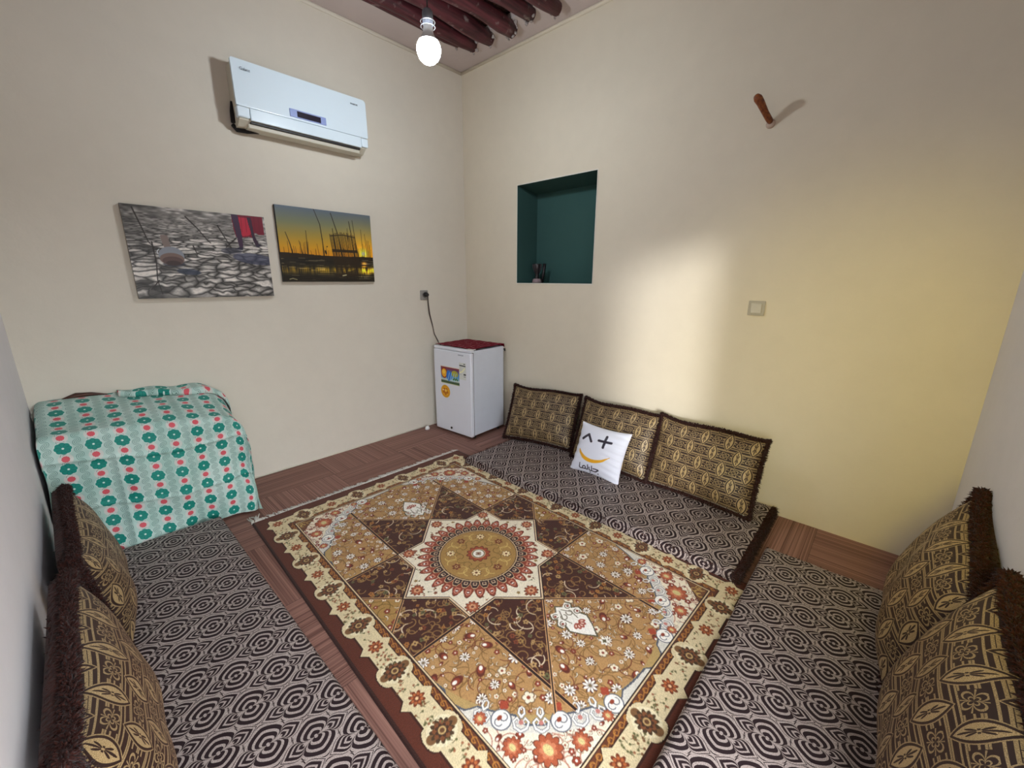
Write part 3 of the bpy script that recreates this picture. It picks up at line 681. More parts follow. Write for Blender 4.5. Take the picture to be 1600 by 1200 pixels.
def cushion_mat():
    mt = new_mat('cushion_brocade', rough=.42, spec=.4, sheen=.15); bsdf(mt).inputs['Sheen Tint'].default_value = srgb(150, 100, 80); n = NT(mt); x, y, z = n.sep(n.uv())
    px_, py_ = .14, .19
    def oval(ox, oy):
        X = (x+ox).wrap(px_)/.0265; Y = (y+oy).wrap(py_)/.059
        return X, Y, X.abs()+Y*Y
    X1, Y1, E1 = oval(0, 0); X2, Y2, E2 = oval(px_/2, py_/2)
    s = E2.lt(E1); E_ = E1.min(E2); X = X1+(X2-X1)*s; Y = Y1+(Y2-Y1)*s
    inside = E_.lt(.76); ring = E_.lt(1.0)*(1-inside); halo = E_.gt(1.0)*E_.lt(1.12)
    r = (X*X*1.5+Y*Y).sqrt(); th = n.m('ARCTAN2', Y, X*1.2)
    pet = (th*4).cos().abs(); leaf = r.lt(pet.pow(.8)*(.26+.46*th.sin().abs()))*r.gt(.09)
    # background: bars running across, a four-leaf square in between
    qx1 = (x).wrap(px_); qy1 = (y+py_/2).wrap(py_); qx2 = (x+px_/2).wrap(px_); qy2 = (y).wrap(py_)
    d1 = qx1.abs().max(qy1.abs()*1.15); d2 = qx2.abs().max(qy2.abs()*1.15); sq = d2.lt(d1)
    qx = qx1+(qx2-qx1)*sq; qy = qy1+(qy2-qy1)*sq; insq = qx.abs().lt(.030)*qy.abs().lt(.0235)
    rq = (qx*qx+qy*qy).sqrt(); tq = n.m('ARCTAN2', qy, qx)
    Rq = (tq*2+.5).sin().abs().pow(.6)*.026; sw = ((rq-Rq).abs().lt(.0027)+(rq-Rq*.45).abs().lt(.0016)+(tq*2+.5).sin().abs().lt(.12)).min(1)*rq.lt(.029)
    bars = ((y/.0118).frac()).gt(.62)*(((y/.0354).frac()).lt(.7)+.0)+((y/.0354).frac()).gt(.7)*((y/.0354).frac()).lt(.82)
    bg = sw*insq+bars*(1-insq)
    gold = inside*(1-leaf)+halo*.8+(1-E_.lt(1.12))*bg*.78
    gold = gold.min(1)
    wv = n.noise(n.uv(), 500, 1); ribs = (y*900).sin()*.5+.5
    gc = n.mix(wv.soft(.3, .7), srgb(122, 100, 66), srgb(192, 166, 120))
    c = n.mix(gold, srgb(36, 17, 12), gc)
    n.Lk.new(c, bsdf(mt).inputs['Base Color']); n.Lk.new((.62-gold*.22).s, bsdf(mt).inputs['Roughness'])
    n.Lk.new(n.bump(gold*.7+ribs*.2, .35, .0015), bsdf(mt).inputs['Normal']); return mt
M_mat = mattress_mat(); M_cush = cushion_mat()
def fur_mat():
    mt = new_mat('dark_brown_fur', rough=.85, spec=.1, sheen=.08); n = NT(mt); f = n.noise(n.obj(), 90, 3)
    n.Lk.new(n.mix(f.soft(.3, .7), srgb(34, 15, 12), srgb(66, 33, 26)), bsdf(mt).inputs['Base Color'])
    n.Lk.new(n.bump(f, 1.0, .01), bsdf(mt).inputs['Normal']); return mt
M_fur = fur_mat()
M_pipe = plain('white_piping', (214, 210, 196), .7)
def tufts(V, F, base, direc, n, length, rs_, spread=.5, wdt=.0022):
    """add n thin pointed tufts; base(i)->pos, direc(i)->dir, into V,F lists of triangles"""
    for i in range(n):
        p = base(i); d = (direc(i)+Vector((rs_.gauss(0, spread), rs_.gauss(0, spread), rs_.gauss(0, spread)))).normalized()
        l = length*rs_.uniform(.55, 1.15); s_ = d.orthogonal().normalized()*wdt; t_ = d.cross(s_).normalized()*wdt
        k = len(V); mid = p+d*l*.5+Vector((0, 0, -l*.06)); tip = p+d*l+Vector((0, 0, -l*.22))
        V += [p+s_, p-s_*.5+t_, p-s_*.5-t_, mid+s_*.8, mid-s_*.4+t_*.8, mid-s_*.4-t_*.8, tip]
        F += [(k, k+1, k+4, k+3), (k+1, k+2, k+5, k+4), (k+2, k, k+3, k+5)]
        F += [(k+3, k+4, k+6), (k+4, k+5, k+6), (k+5, k+3, k+6)]
def tri_mesh(name, V, F):
    me = bpy.data.meshes.new(name); me.from_pydata([tuple(v) for v in V], [], F); me.update()
    for p in me.polygons: p.use_smooth = True
    return me

# ------------------------------------------------------------------ floor cushion prototype (x width, z height, front = -y)
CWD, CHT, CTH = .62, .475, .085
def outline(u_, v_):            # u,v in [-1,1] -> softly concave rectangle with eared corners
    x = u_*CWD/2*(1-.035*(1-v_*v_)); z = v_*CHT/2*(1-.05*(1-u_*u_)); return x, z
def prof(u_, v_): return (max(0, 1-abs(u_)**3.2)**.55)*(max(0, 1-abs(v_)**3.0)**.55)
def cushion_meshes():
    n1_, n2_ = 53, 43; V = []; uvs = []
    rs_ = random.Random(4)
    for j in range(n2_):
        for i in range(n1_):
            u_ = math.sin((i/(n1_-1)*2-1)*PI/2*.82)/math.sin(PI/2*.82); v_ = math.sin((j/(n2_-1)*2-1)*PI/2*.82)/math.sin(PI/2*.82)
            x, z = outline(u_, v_); z += .007*math.sin(u_*4.3+.6)*max(0, v_)**2+.006*abs(u_)**6*v_; y = -.028-CTH*prof(u_, v_)*(1-.12*v_)-.004*math.sin(u_*7+v_*3)*prof(u_, v_)
            V.append((x, y, z)); uvs.append((u_*CWD/2*1.03, v_*CHT/2*1.05))
    front = np_mesh('cover', V, grid_faces(n1_, n2_), uv=uvs)
    V2 = []
    for j in range(n2_):
        for i in range(n1_):
            u_ = math.sin((i/(n1_-1)*2-1)*PI/2*.82)/math.sin(PI/2*.82); v_ = math.sin((j/(n2_-1)*2-1)*PI/2*.82)/math.sin(PI/2*.82)
            x, z = outline(u_, v_); V2.append((x, .012+.022*prof(u_, v_), z))
    k = n1_*n2_; F = [tuple(f[::-1]) for f in grid_faces(n1_, n2_)]
    rim = [i for i in range(n1_)]+[(j+1)*n1_-1 for j in range(1, n2_)]+[(n2_-1)*n1_+i for i in range(n1_-2, -1, -1)]+[j*n1_ for j in range(n2_-2, 0, -1)]
    for r_ in rim:                                   # gusset ring: rear rim -> bulged middle -> front rim
        pass
    cen = [Vector((V[r_][0], 0, V[r_][2])) for r_ in rim]
    midi = []; fri = []
    for r_, c in zip(rim, cen):
        o_ = c.normalized()*.010; V2.append((c.x+o_.x, -.004, c.z+o_.z)); midi.append(len(V2)-1)
    for r_ in rim: V2.append(V[r_]); fri.append(len(V2)-1)
    n_ = len(rim)
    for i in range(n_):
        j = (i+1) % n_; F.append((rim[i], rim[j], midi[j], midi[i])); F.append((midi[i], midi[j], fri[j], fri[i]))
    back = np_mesh('plush_back', V2, F)
    TV, TF = [], []
    per = [Vector(V[r_]) for r_ in rim]
    def base(i):
        a = rs_.random()*len(per); k_ = int(a); f = a-k_; p = per[k_].lerp(per[(k_+1) % len(per)], f)
        base.c = Vector((p.x, 0, p.z)).normalized(); s_ = rs_.uniform(-.004, .034); base.s = s_
        return Vector((p.x, p.y+s_, p.z))-base.c*.006
    def direc(i): return Vector((base.c.x, (base.s-.018)*18, base.c.z))
    tufts(TV, TF, base, direc, 3000, .020, rs_, .38, .0030)
    def base(i):
        a = rs_.random()*len(per); k_ = int(a); f = a-k_; p = per[k_].lerp(per[(k_+1) % len(per)], f); c = Vector((p.x*.6, 0, p.z)).normalized(); an = rs_.uniform(-1.9, 1.4)
        base.d = c*math.cos(an)+Vector((0, math.sin(an), 0)); return p+c*.004+base.d*.008
    def direc(i): return base.d
    tufts(TV, TF, base, direc, 5200, .021, rs_, .42, .0030)
    fur = tri_mesh('fur_trim', TV, TF)
    bm = bmesh.new(); tube(bm, [p+Vector((p.x*.6, 0, p.z)).normalized()*.004+Vector((0, .002, 0)) for p in per]+[per[0]+Vector((per[0].x*.6, 0, per[0].z)).normalized()*.004+Vector((0, .002, 0))], .0115, 6, cap=False)
    fm = bpy.data.meshes.new('tmp'); bm.to_mesh(fm); bm.free(); k_ = len(fm.vertices)
    b2 = bmesh.new(); b2.from_mesh(fm); b2.from_mesh(fur); b2.to_mesh(fur); b2.free(); bpy.data.meshes.remove(fm)
    bm = bmesh.new()
    tube(bm, [(x*CWD/2*.93, -.034, outline(x, -1)[1]+.004) for x in [i/12-1 for i in range(25)]], .0042, 6)
    me = bpy.data.meshes.new('piping'); bm.to_mesh(me); bm.free()
    for m_, mm in ((front, M_cush), (back, M_fur), (fur, M_fur), (me, M_pipe)): m_.materials.append(mm)
    return front, back, fur, me
cfront, cback, cfur, cpipe = cushion_meshes()
ct = empty('floor_cushion')
for nm, me in (('cover', cfront), ('plush_back', cback), ('fur_trim', cfur), ('piping', cpipe)):
    o = bpy.data.objects.new(nm, me); COL.objects.link(o); o.parent = ct
    if nm == 'fur_trim': o['label'] = 'dark brown fur edging'
    if nm == 'plush_back': o['label'] = 'plain dark brown plush back'
    if nm == 'piping': o['label'] = 'white piping along the lower edge'
proto_children = list(ct.children)
def place_cushion(first, x, y, zb, yaw, lean, roll, sc, label, group):
    """x,y,zb: position of the middle of the front bottom edge"""
    if first: r = ct
    else:
        r = ct.copy(); COL.objects.link(r)
        for ch in proto_children:
            c = ch.copy(); COL.objects.link(c); c.parent = r
    R = Euler((-math.radians(lean), math.radians(roll), math.radians(yaw)), 'XYZ').to_matrix()
    r.scale = sc; r.rotation_euler = R.to_euler()
    off = R @ Vector((0, -.02*sc[1], -CHT/2*sc[2]*.96))
    r.location = Vector((x, y, zb))-off
    tag(r, label, 'cushion', group); return r
g = 'brown brocade floor cushions with fur edging'
MT = .075
place_cushion(True, -.275, -1.20, MT+.01, -77, 25, 0, (1.02, 1, .97), 'brown brocade fur-edged cushion nearest the refrigerator', g)
place_cushion(False, -.29, -1.90, MT+.01, -91, 22, 0, (1.02, 1, .98), 'brown brocade fur-edged cushion directly behind the white pillow', g)
place_cushion(False, -.30, -2.55, MT+.01, -93, 19, 0, (1.06, 1.05, .98), 'brown brocade fur-edged cushion right of the white pillow, casting a shadow on the yellow wall', g)
place_cushion(False, -2.968, -1.06, MT+.01, 91, 8, 0, (1.18, 1.0, .96), 'brown brocade cushion against the left wall beside the flowered cloth', g)
place_cushion(False, -2.972, -1.97, MT+.01, 89, 8, 0, (1.16, 1.0, 1.06), 'brown brocade cushion at the left wall in the bottom left corner of the photo', g)
place_cushion(False, -.89, -3.545, MT+.04, 177, 13.5, 10, (1.0, 1.2, 1.12), 'brown brocade cushion against the right wall nearest the yellow wall corner', g)
place_cushion(False, -1.56, -3.555, MT+.04, 181, 12.5, 9, (1.04, 1.2, 1.14), 'brown brocade cushion at the right wall in the bottom right corner of the photo', g)

# ------------------------------------------------------------------ floor mattresses
def mattress(name, x0, x1, y0, y1, rot, label, off, fur_edges, pivot, seed, along_y=True):
    """pad with soft rounded rim; local frame at pivot rotated by rot"""
    t_ = empty(name, (pivot[0], pivot[1], 0), (0, 0, rot)); tag(t_, label, 'mattress', 'dark patterned floor mattresses')
    th = MT-.012; nx = int((x1-x0)/.02)+2; ny = int((y1-y0)/.02)+2; R_ = .028
    rs_ = np.random.RandomState(seed)
    def soft(a, lo, hi):                       # arc-length coordinate -> position, drop
        pos = np.clip(a, lo+R_, hi-R_); over = a-pos; s_ = np.minimum(np.abs(over)/R_, PI/2)
        ext = np.abs(over)-R_*PI/2; return pos+np.sign(over)*R_*np.sin(s_), R_*(1-np.cos(s_))+np.maximum(ext, 0)
    ext = R_*(PI/2-1)+(th-R_)
    ax = np.concatenate([np.linspace(x0-ext, x0+R_, 9)[:-1], np.linspace(x0+R_, x1-R_, nx), np.linspace(x1-R_, x1+ext, 9)[1:]])
    ay = np.concatenate([np.linspace(y0-ext, y0+R_, 9)[:-1], np.linspace(y0+R_, y1-R_, ny), np.linspace(y1-R_, y1+ext, 9)[1:]])
    A_, B_ = np.meshgrid(ax, ay); px_, dx_ = soft(A_, x0, x1); py_, dy_ = soft(B_, y0, y1)
    nz = (smooth_noise(len(ax), len(ay), 7, 14, rs_)-.5)*.010
    drop_ = np.hypot(dx_, dy_); Z_ = np.maximum(th-drop_+nz*np.clip(1-drop_/.02, 0, 1), .001)
    uv = np.stack([A_.ravel()+off[0], B_.ravel()+off[1]], -1) if along_y else np.stack([B_.ravel()+off[0], A_.ravel()+off[1]], -1)
    me = np_mesh('pad', np.stack([px_.ravel(), py_.ravel(), Z_.ravel()], -1), grid_faces(len(ax), len(ay)), uv=uv)
    link('pad', me, M_mat, t_)
    bm = bmesh.new(); box(bm, x0+.012, x1-.012, y0+.012, y1-.012, .0, .02); o_ = bobj('underside', bm, M_fur, t_); o_['label'] = 'plain dark brown underside'
    if fur_edges:
        rnd_ = random.Random(seed); V, F = [], []
        for (xa, ya, xb, yb, nxn, nyn, ln, cnt) in fur_edges:
            def base(i):
                f = rnd_.random(); return Vector((xa+(xb-xa)*f-nxn*.012, ya+(yb-ya)*f-nyn*.012, rnd_.uniform(.008, th-.006)))
            def direc(i): return Vector((nxn, nyn, rnd_.uniform(-.3, .75)))
            tufts(V, F, base, direc, cnt, ln, rnd_, .35, .0026)
        link('fur_trim', tri_mesh('fur_trim', V, F), M_fur, t_)['label'] = 'dark brown fur edging'
    return t_
# B: along the right wall
mattress('floor_mattress', -.87, -.02, -1.0, 1.0, 0.0, 'patterned floor mattress under the white pillow, along the wall with the niche', (.0, .03),
         [(-.87, -1.0, -.87, 1.0, -1, 0, .020, 2600), (-.87, -1.0, -.03, -1.0, 0, -1, .05, 3800), (-.87, 1.0, -.03, 1.0, 0, 1, .014, 700)], (-.02, -1.955), 1)
# L: along the left wall
mattress('floor_mattress', .0, .64, -1.62, .46, 0.0, 'patterned floor mattress on the left, running out from under the flowered cloth', (.615-.128, -.0),
         [(.64, -1.62, .64, -1.55, 1, 0, .05, 260), (0, -1.62, .64, -1.62, 0, -1, .05, 1800), (.64, -1.55, .64, .46, 1, 0, .008, 900)], (-3.095, -.97), 2)
# D: along the front wall on the right
mattress('floor_mattress', -2.1, -.53, -.675, .0, 0.0, 'patterned floor mattress on the right in front of two cushions, nearest the viewer', (.675, -.67-.0),
         [(-.53, -.675, -.53, 0, 1, 0, .010, 500), (-2.1, 0, -.53, 0, 0, 1, .007, 900)], (.0, -3.012), 3, along_y=False)

# ------------------------------------------------------------------ white pillow with printed face and word
def white_pillow():
    pw_, ph_ = .41, .375; cv = Canvas(1.0, 1.0, .006, (226, 228, 240), .5, .5)
    cv2 = cv; k_ = (34, 26, 44)
    L_ = lambda pts, w, c=k_, w2=None: cv2.line(pts, w, c, w2)
    def bez(pts, n=40):
        P_ = np.array(pts, float); out = []
        for i in range(n+1):
            s_ = i/n*(len(P_)-1); k = min(int(s_), len(P_)-2); f = s_-k
            p0, p1, p2, p3 = P_[max(k-1, 0)], P_[k], P_[k+1], P_[min(k+2, len(P_)-1)]
            out.append(tuple(.5*((2*p1)+(-p0+p2)*f+(2*p0-5*p1+4*p2-p3)*f*f+(-p0+3*p1-3*p2+p3)*f**3)))
        return out
    L_([(.135, .67), (.248, .787)], .05); L_([(.248, .787), (.341, .659)], .05)
    L_([(.49, .723), (.745, .736)], .05); L_([(.62, .842), (.614, .605)], .05)
    sm = bez([(.119, .445), (.19, .365), (.28, .30), (.40, .268), (.52, .278), (.66, .335), (.79, .445)])
    for i in range(len(sm)-1):
        t_ = i/(len(sm)-2); ww = .012+.062*math.sin(PI*min(t_*1.05, 1))**.7 if t_ < .97 else .01
        cv.line([sm[i], sm[i+1]], ww, (232, 168, 20))
    w_ = .019
    L_(bez([(.214, .165), (.222, .085), (.245, .070), (.296, .072)]), w_); L_(bez([(.296, .072), (.292, .110), (.325, .128), (.352, .105), (.338, .075), (.296, .072)]), w_)
    L_(bez([(.338, .075), (.380, .072), (.400, .085), (.392, .165)]), w_)
    L_(bez([(.430, .128), (.434, .080), (.455, .071), (.487, .073)]), w_); L_([(.478, .165), (.487, .073)], w_)
    L_(bez([(.512, .122), (.56, .128), (.622, .126), (.60, .105), (.56, .075), (.487, .073)]), w_)
    cv.disc(.452, .035, .012, k_); cv.disc(.62, .052, .012, k_)
    # cloth grid
    nx, ny = cv.nx, cv.ny; U_, V2_ = cv.X*2-1, cv.Y*2-1
    pr = np.clip(1-np.abs(U_)**2.6, 0, 1)**.6*np.clip(1-np.abs(V2_)**2.6, 0, 1)**.6
    Xp = U_*pw_/2*(1-.07*(1-V2_**2)); Zp = V2_*ph_/2*(1-.08*(1-U_**2))
    wr = .0035*np.sin(V2_*26+U_*4)*np.clip(U_-.1, 0, 1)*pr**.2*2.2+.003*np.sin(V2_*19-U_*9)*np.clip(-U_-.35, 0, 1)*2
    Yf = -.060*pr-wr; V = np.concatenate([np.stack([Xp.ravel(), Yf.ravel(), Zp.ravel()], -1), np.stack([Xp.ravel(), .045*pr.ravel()+.001, Zp.ravel()], -1)])
    F = grid_faces(nx, ny); F2 = F[:, ::-1]+nx*ny
    col = np.concatenate([cv.linear(), np.tile(np.array(srgb(226, 228, 240)[:3]), (nx*ny, 1))])
    rim = list(range(nx))+[(j+1)*nx-1 for j in range(1, ny)]+[(ny-1)*nx+i for i in range(nx-2, -1, -1)]+[j*nx for j in range(ny-2, 0, -1)]
    F3 = [(rim[i], rim[i]+nx*ny, rim[(i+1) % len(rim)]+nx*ny, rim[(i+1) % len(rim)]) for i in range(len(rim))]
    me = np_mesh('pillow', V, np.concatenate([F, F2, np.array(F3)]), col=col)
    mt = vcol_mat('white_satin', .38, .5, .2); return link('throw_pillow', me, mt)
wp = white_pillow(); R = Euler((-math.radians(25), 0, math.radians(-90.5)), 'XYZ').to_matrix()
wp.rotation_euler = R.to_euler(); wp.location = Vector((-.468, -1.888, MT-.004))-R @ Vector((0, -.006, -.172))
tag(wp, 'white satin throw pillow printed with a winking face and orange smile', 'pillow')

# ------------------------------------------------------------------ cloth-covered chest
def cloth_mat():
    mt = new_mat('flowered_cloth', rough=.6, spec=.35, sheen=.1); n = NT(mt); x, y, z = n.sep(n.uv())
    P_, Q = .104, .108
    X = x.wrap(P_); Y = y.wrap(Q)
    def fl(X, Y, r, k):
        rr_ = (X*X+Y*Y).sqrt(); th = n.m('ARCTAN2', Y, X); return rr_, rr_.lt((th*k).cos().abs()*(r*.12)+r*.90), th
    rt_, teal, th = fl(X, Y, .0300, 4); Y2 = (y+Q/2).wrap(Q); rp, pink, th2 = fl(X, Y2, .0145, 5)
    petl = ((th*4).cos().abs()).lt(.14)*rt_.gt(.006)*rt_.lt(.025)
    # spirals between the columns
    Xs = (x+P_/2).wrap(P_/2); Ys = (y+.011*((x/P_*2).floor().n.m('MODULO', (x/P_*2).floor(), 2))).wrap(.037)
    rs_ = (Xs*Xs+Ys*Ys).sqrt(); ts = n.m('ARCTAN2', Ys, Xs)
    sp = ((rs_/.0060+ts/(2*PI)).frac()).lt(.34)*rs_.lt(.0178)*rt_.gt(.031)*rp.gt(.02)
    stripe = ((x/.0042).frac()).lt(.3)
    nz = n.noise(n.uv(), 5, 3)
    basec = n.mix(nz.soft(.35, .65), srgb(160, 192, 182), srgb(190, 212, 204))
    halo = (rp.lt(.026))*(1-pink); basec = n.mix(halo*.6, basec, srgb(222, 205, 200))
    halo2 = rt_.lt(.033)*(1-teal); basec = n.mix(halo2*.6, basec, srgb(205, 226, 220))
    c = n.mix(stripe*.22, basec, srgb(120, 160, 152)); c = n.mix(sp*.8, c, srgb(58, 100, 92))
    tc = n.mix(petl, srgb(6, 130, 116), srgb(0, 92, 90)); tc = n.mix(rt_.lt(.0045), tc, srgb(200, 225, 215))
    c = n.mix(teal, c, tc); c = n.mix(pink, c, srgb(206, 84, 94))
    n.Lk.new(c, bsdf(mt).inputs['Base Color'])
    n.Lk.new(n.bump(n.noise(n.uv(), 7, 4), .6, .02), bsdf(mt).inputs['Normal']); return mt
M_cloth = cloth_mat()
CX_0, CX_1, CYF = -3.055, -2.40, -.44
def topz(x, y):
    tx = np.clip((x-CX_0)/(CX_1-CX_0), 0, 1); ty = np.clip(y/CYF, 0, 1)
    return .80-.035*tx**2-(.075+.025*tx)*ty**1.3+.012*np.sin(x*9)*np.sin(y*14)
def drape(A_, B_):
    """A along x (0 at left edge), B along -y (0 at the wall)"""
    w0 = CX_1-CX_0; RL, RX, RY = .03, .145, .045
    def bend(o, R_): s_ = np.minimum(o/R_, PI/2); return R_*np.sin(s_), R_*(1-np.cos(s_))+np.maximum(o-R_*PI/2, 0)
    oR = np.maximum(A_-w0, 0); oL = np.maximum(-A_, 0); oF = np.maximum(B_+CYF, 0)
    hR, dR = bend(oR, RX); hL, dL = bend(oL, RL); hF, dF = bend(oF, RY)
    x = CX_0+np.clip(A_, 0, w0)+hR-hL; y = -np.minimum(B_, -CYF)-hF
    dx_ = dR+dL; drop_ = (dx_**2.2+dF**2.2)**(1/2.2)
    k = np.minimum(dx_, dF); x = x+np.where(oR > 0, 1, -1)*k*.02; y = y-k*.03
    z = topz(x, y)-drop_
    hang = np.clip(drop_/.4, 0, 1)
    fld = .016*np.sin(A_*13+1.3+B_*2)+.008*np.sin(A_*33+B_*6)+.012*np.sin(A_*9-B_*11)
    y = y-np.where(dF > .02, (fld+.012)*hang, 0); x = x+np.where(dx_ > .02, .006*np.sin(B_*21)*hang, 0)
    # ironed creases
    for c0 in (.22, .53): z_ = 0; y = y-np.where(dF > .03, .007*np.exp(-((A_-c0)/.008)**2), 0)
    for b0 in (.60, .86): y = y-np.where(dF > .03, .011*np.exp(-((B_-b0-.03*np.sin(A_*4))/.008)**2), 0)
    return x, y, z
aa = np.linspace(-.13, .655+.70, 190); bb = np.linspace(.0, .44+.765, 160)
A_, B_ = np.meshgrid(aa, bb); x, y, z = drape(A_, B_)
hem = .008+.012*np.clip((x-CX_0)/.8, 0, 1); z = np.maximum(z, hem); x = np.maximum(x, -W+.006)
z = z+.004*np.random.RandomState(1).rand(1, len(aa))*0
me = np_mesh('draped_cloth', np.stack([x.ravel(), y.ravel(), z.ravel()], -1), grid_faces(len(aa), len(bb))[:, ::-1], uv=np.stack([A_.ravel()+.055, B_.ravel()], -1))
cl = link('draped_cloth', me, M_cloth); tag(cl, 'mint cloth printed with teal and pink flowers draped over a low chest', 'cloth')
md = cl.modifiers.new('thickness', 'SOLIDIFY'); md.thickness = .002; md.offset = -1
# folded-over flap lying on the back of the top
aa = np.linspace(.30, .655+.30, 90); bb = np.linspace(.006, .20, 36)
A_, B_ = np.meshgrid(aa, bb); lim = .07+.10*np.clip((A_-.30)/.4, 0, 1)+.012*np.sin(A_*23); Bq = B_/.20*lim
x, y, z = drape(A_, Bq); roll = np.clip((B_-.15)/.05, 0, 1); z = z+.012+.020*np.sin(roll*PI)+.006*np.sin(A_*31)*(1-roll); z = z-.010*(roll > .98)
x = x+.01*np.clip((A_-.65)/.2, 0, 1)
me = np_mesh('folded_flap', np.stack([x.ravel(), y.ravel(), z.ravel()], -1), grid_faces(len(aa), len(bb))[:, ::-1], uv=np.stack([A_.ravel()*1.0+.02, Bq.ravel()*1.3+.4], -1))
fl = link('folded_flap', me, M_cloth, cl); fl['label'] = 'corner of the cloth folded back over the top'
md = fl.modifiers.new('thickness', 'SOLIDIFY'); md.thickness = .003; md.offset = 1
# chest beneath
M_chest = wood('chest_wood', (46, 22, 14), (92, 52, 34))
t = empty('storage_chest', (-2.73, -.22, 0)); tag(t, 'dark brown chest hidden under the flowered cloth, its back edge peeking out', 'chest')
bm = bmesh.new(); box(bm, -.30, .34, -.20, .17, .05, .64, .01); bobj('body', bm, M_chest, t)
bm = bmesh.new(); box(bm, -.30, .30, -.19, .175, .642, .668, .006); bobj('lid', bm, M_chest, t)
for a, b in ((-.26, -.16), (.30, -.16), (-.26, .13), (.30, .13)):
    bm = bmesh.new(); box(bm, a-.025, a+.025, b-.025, b+.025, 0, .052, .004); bobj('foot', bm, M_chest, t)
bm = bmesh.new(); tube(bm, [(-.262, .196, .58), (-.255, .198, .70), (-.235, .198, .795), (-.19, .198, .812), (-.13, .198, .808), (-.07, .198, .795), (-.06, .198, .58)], [.012, .014, .016, .014, .010, .006, .006], 10)
o = bobj('back_handle', bm, M_chest, t); o['label'] = 'brown handle peeking above the cloth at the wall'

# ------------------------------------------------------------------ rug
RUGC = (-1.5945, -1.8747); RT = -.0344; RW, RL = 1.57, 2.37
def paint_rug():
    cv = Canvas(RW, RL, .0026, (70, 34, 24)); X, Y = cv.X, cv.Y; ax, ay = np.abs(X), np.abs(Y)
    rs_ = np.random.RandomState(11); rd = random.Random(11)
    OUT = (88, 40, 24); IV = (214, 196, 156); GUARD = (96, 50, 28); TAN = (176, 134, 84); DK = (66, 30, 19); OL = (164, 126, 68); RED = (138, 58, 36); GR = (92, 82, 52)
    WH = (240, 234, 224); IVF = (232, 220, 196); BLK = (44, 24, 18); GOLD = (196, 164, 92)
    # zones by distance to the edge
    ex_ = RW/2-ax; ey_ = RL/2-ay
    cv.C[:] = OUT
    # ivory border with jagged notches: build as masks using position along the border
    sx = Y; sy = X
    def notch(s_, per, kind_off): # triangular bumps at small flowers, round at big ones
        k = np.round((s_-kind_off)/per); return np.abs(s_-kind_off-k*per)
    PB = .3
    small = np.minimum(notch(Y, PB, .15), 9); big_ = notch(Y, PB, 0)
    bump_s = np.clip(.024-small, 0, 1)*1.0; bump_b = np.sqrt(np.clip(.046**2-big_**2, 0, 1))*.55
    wside = .0405+np.maximum(bump_s, bump_b); inS = np.abs(ax-.6765) < wside
    small = notch(X, .352, 0); big_ = notch(X, .352, .176)
    bump_s = np.clip(.024-small, 0, 1); bump_b = np.sqrt(np.clip(.046**2-big_**2, 0, 1))*.55
    wend = .0405+np.maximum(bump_s, bump_b); inE = np.abs(ay-1.066) < wend
    band = (inS & (ay < 1.066+.04)) | (inE & (ax < .6765+.04))
    edge = ((np.abs(ax-.6765) < wside+.006) & (ay < 1.112)) | ((np.abs(ay-1.066) < wend+.006) & (ax < .723))
    # guard stripe and field
    guard = (ax < .66) & (ay < 1.05); cv.mask(guard, GUARD)
    cv.mask(edge, (58, 26, 16)); cv.mask(band, IV)
    field = (ax < .604) & (ay < .995)
    cv.mask((ax < .606) & (ay < .997), BLK); cv.mask((ax < .602) & (ay < .993), (216, 190, 150)); cv.mask((ax < .597) & (ay < .988), BLK); F_ = (ax < .593) & (ay < .984)
    cv.mask(F_, TAN)
    # gold scrolls in the guard stripe
    for sgn in (-1, 1):
        y = -1.0
        while y < 1.0:
            m_ = abs((abs(y)/.15) % 2)
            cv.arc(sgn*.621, y, .009, 0, 4.4, .0035, (176, 118, 52)); cv.line([(sgn*.621+.009*math.cos(4.4), y+.009*math.sin(4.4)), (sgn*.621+.009, y+.034)], .0032, (176, 118, 52)); y += .0335
        x = -.58
        while x < .58:
            cv.arc(x, sgn*1.011, .009, 0, 4.4, .0035, (176, 118, 52)); cv.line([(x+.009*math.cos(4.4), sgn*1.011+.009*math.sin(4.4)), (x+.034, sgn*1.011+.004)], .0032, (176, 118, 52)); x += .0335
    cv.mask(band, IV)
    def rosette(x, y, r, big):
        if big:
            cv.disc(x, y, r*1.28, (226, 212, 176)); 
            for k in range(2): cv.disc(x+(k*2-1)*r*1.05*(1 if abs(abs(x)-.6765) < .05 else 0), y+(k*2-1)*r*1.05*(0 if abs(abs(x)-.6765) < .05 else 1), r*.42, (120, 84, 50))
            cv.flower(x, y, r*1.06, 12, (70, 50, 30), rd.random(), .28); cv.flower(x, y, r*.84, 8, (122, 72, 40), rd.random(), .3); cv.flower(x, y, r*.6, 8, (66, 42, 28), .2, .3); cv.disc(x, y, r*.34, (190, 158, 104)); cv.disc(x, y, r*.2, (96, 62, 36))
        else:
            cv.flower(x, y, r, 8, (112, 50, 26), rd.random()*.2, .42); 
            for k in range(8):
                a = k*PI/4; cv.disc(x+r*.55*math.cos(a), y+r*.55*math.sin(a), r*.17, (178, 98, 52))
            cv.disc(x, y, r*.2, (222, 186, 140))
    for sgn in (-1, 1):
        for k in range(-7, 8): rosette(sgn*.6765, k*.15 if abs(k) < 7 else math.copysign(1.066, k), .040 if k % 2 == 0 else .031, k % 2 == 0)
        for k in range(-3, 4): rosette(k*.176, sgn*1.066, .040 if k % 2 else .031, bool(k % 2))
    # filler sprigs on ivory band
    def sprig(x, y, c=GR):
        a = rd.uniform(0, 6.3); l = rd.uniform(.008, .018); cv.line([(x, y), (x+l*math.cos(a), y+l*math.sin(a))], .0022, c); cv.disc(x+l*math.cos(a), y+l*math.sin(a), .0042, rd.choice([(120, 80, 48), (100, 96, 58), (150, 90, 60)]))
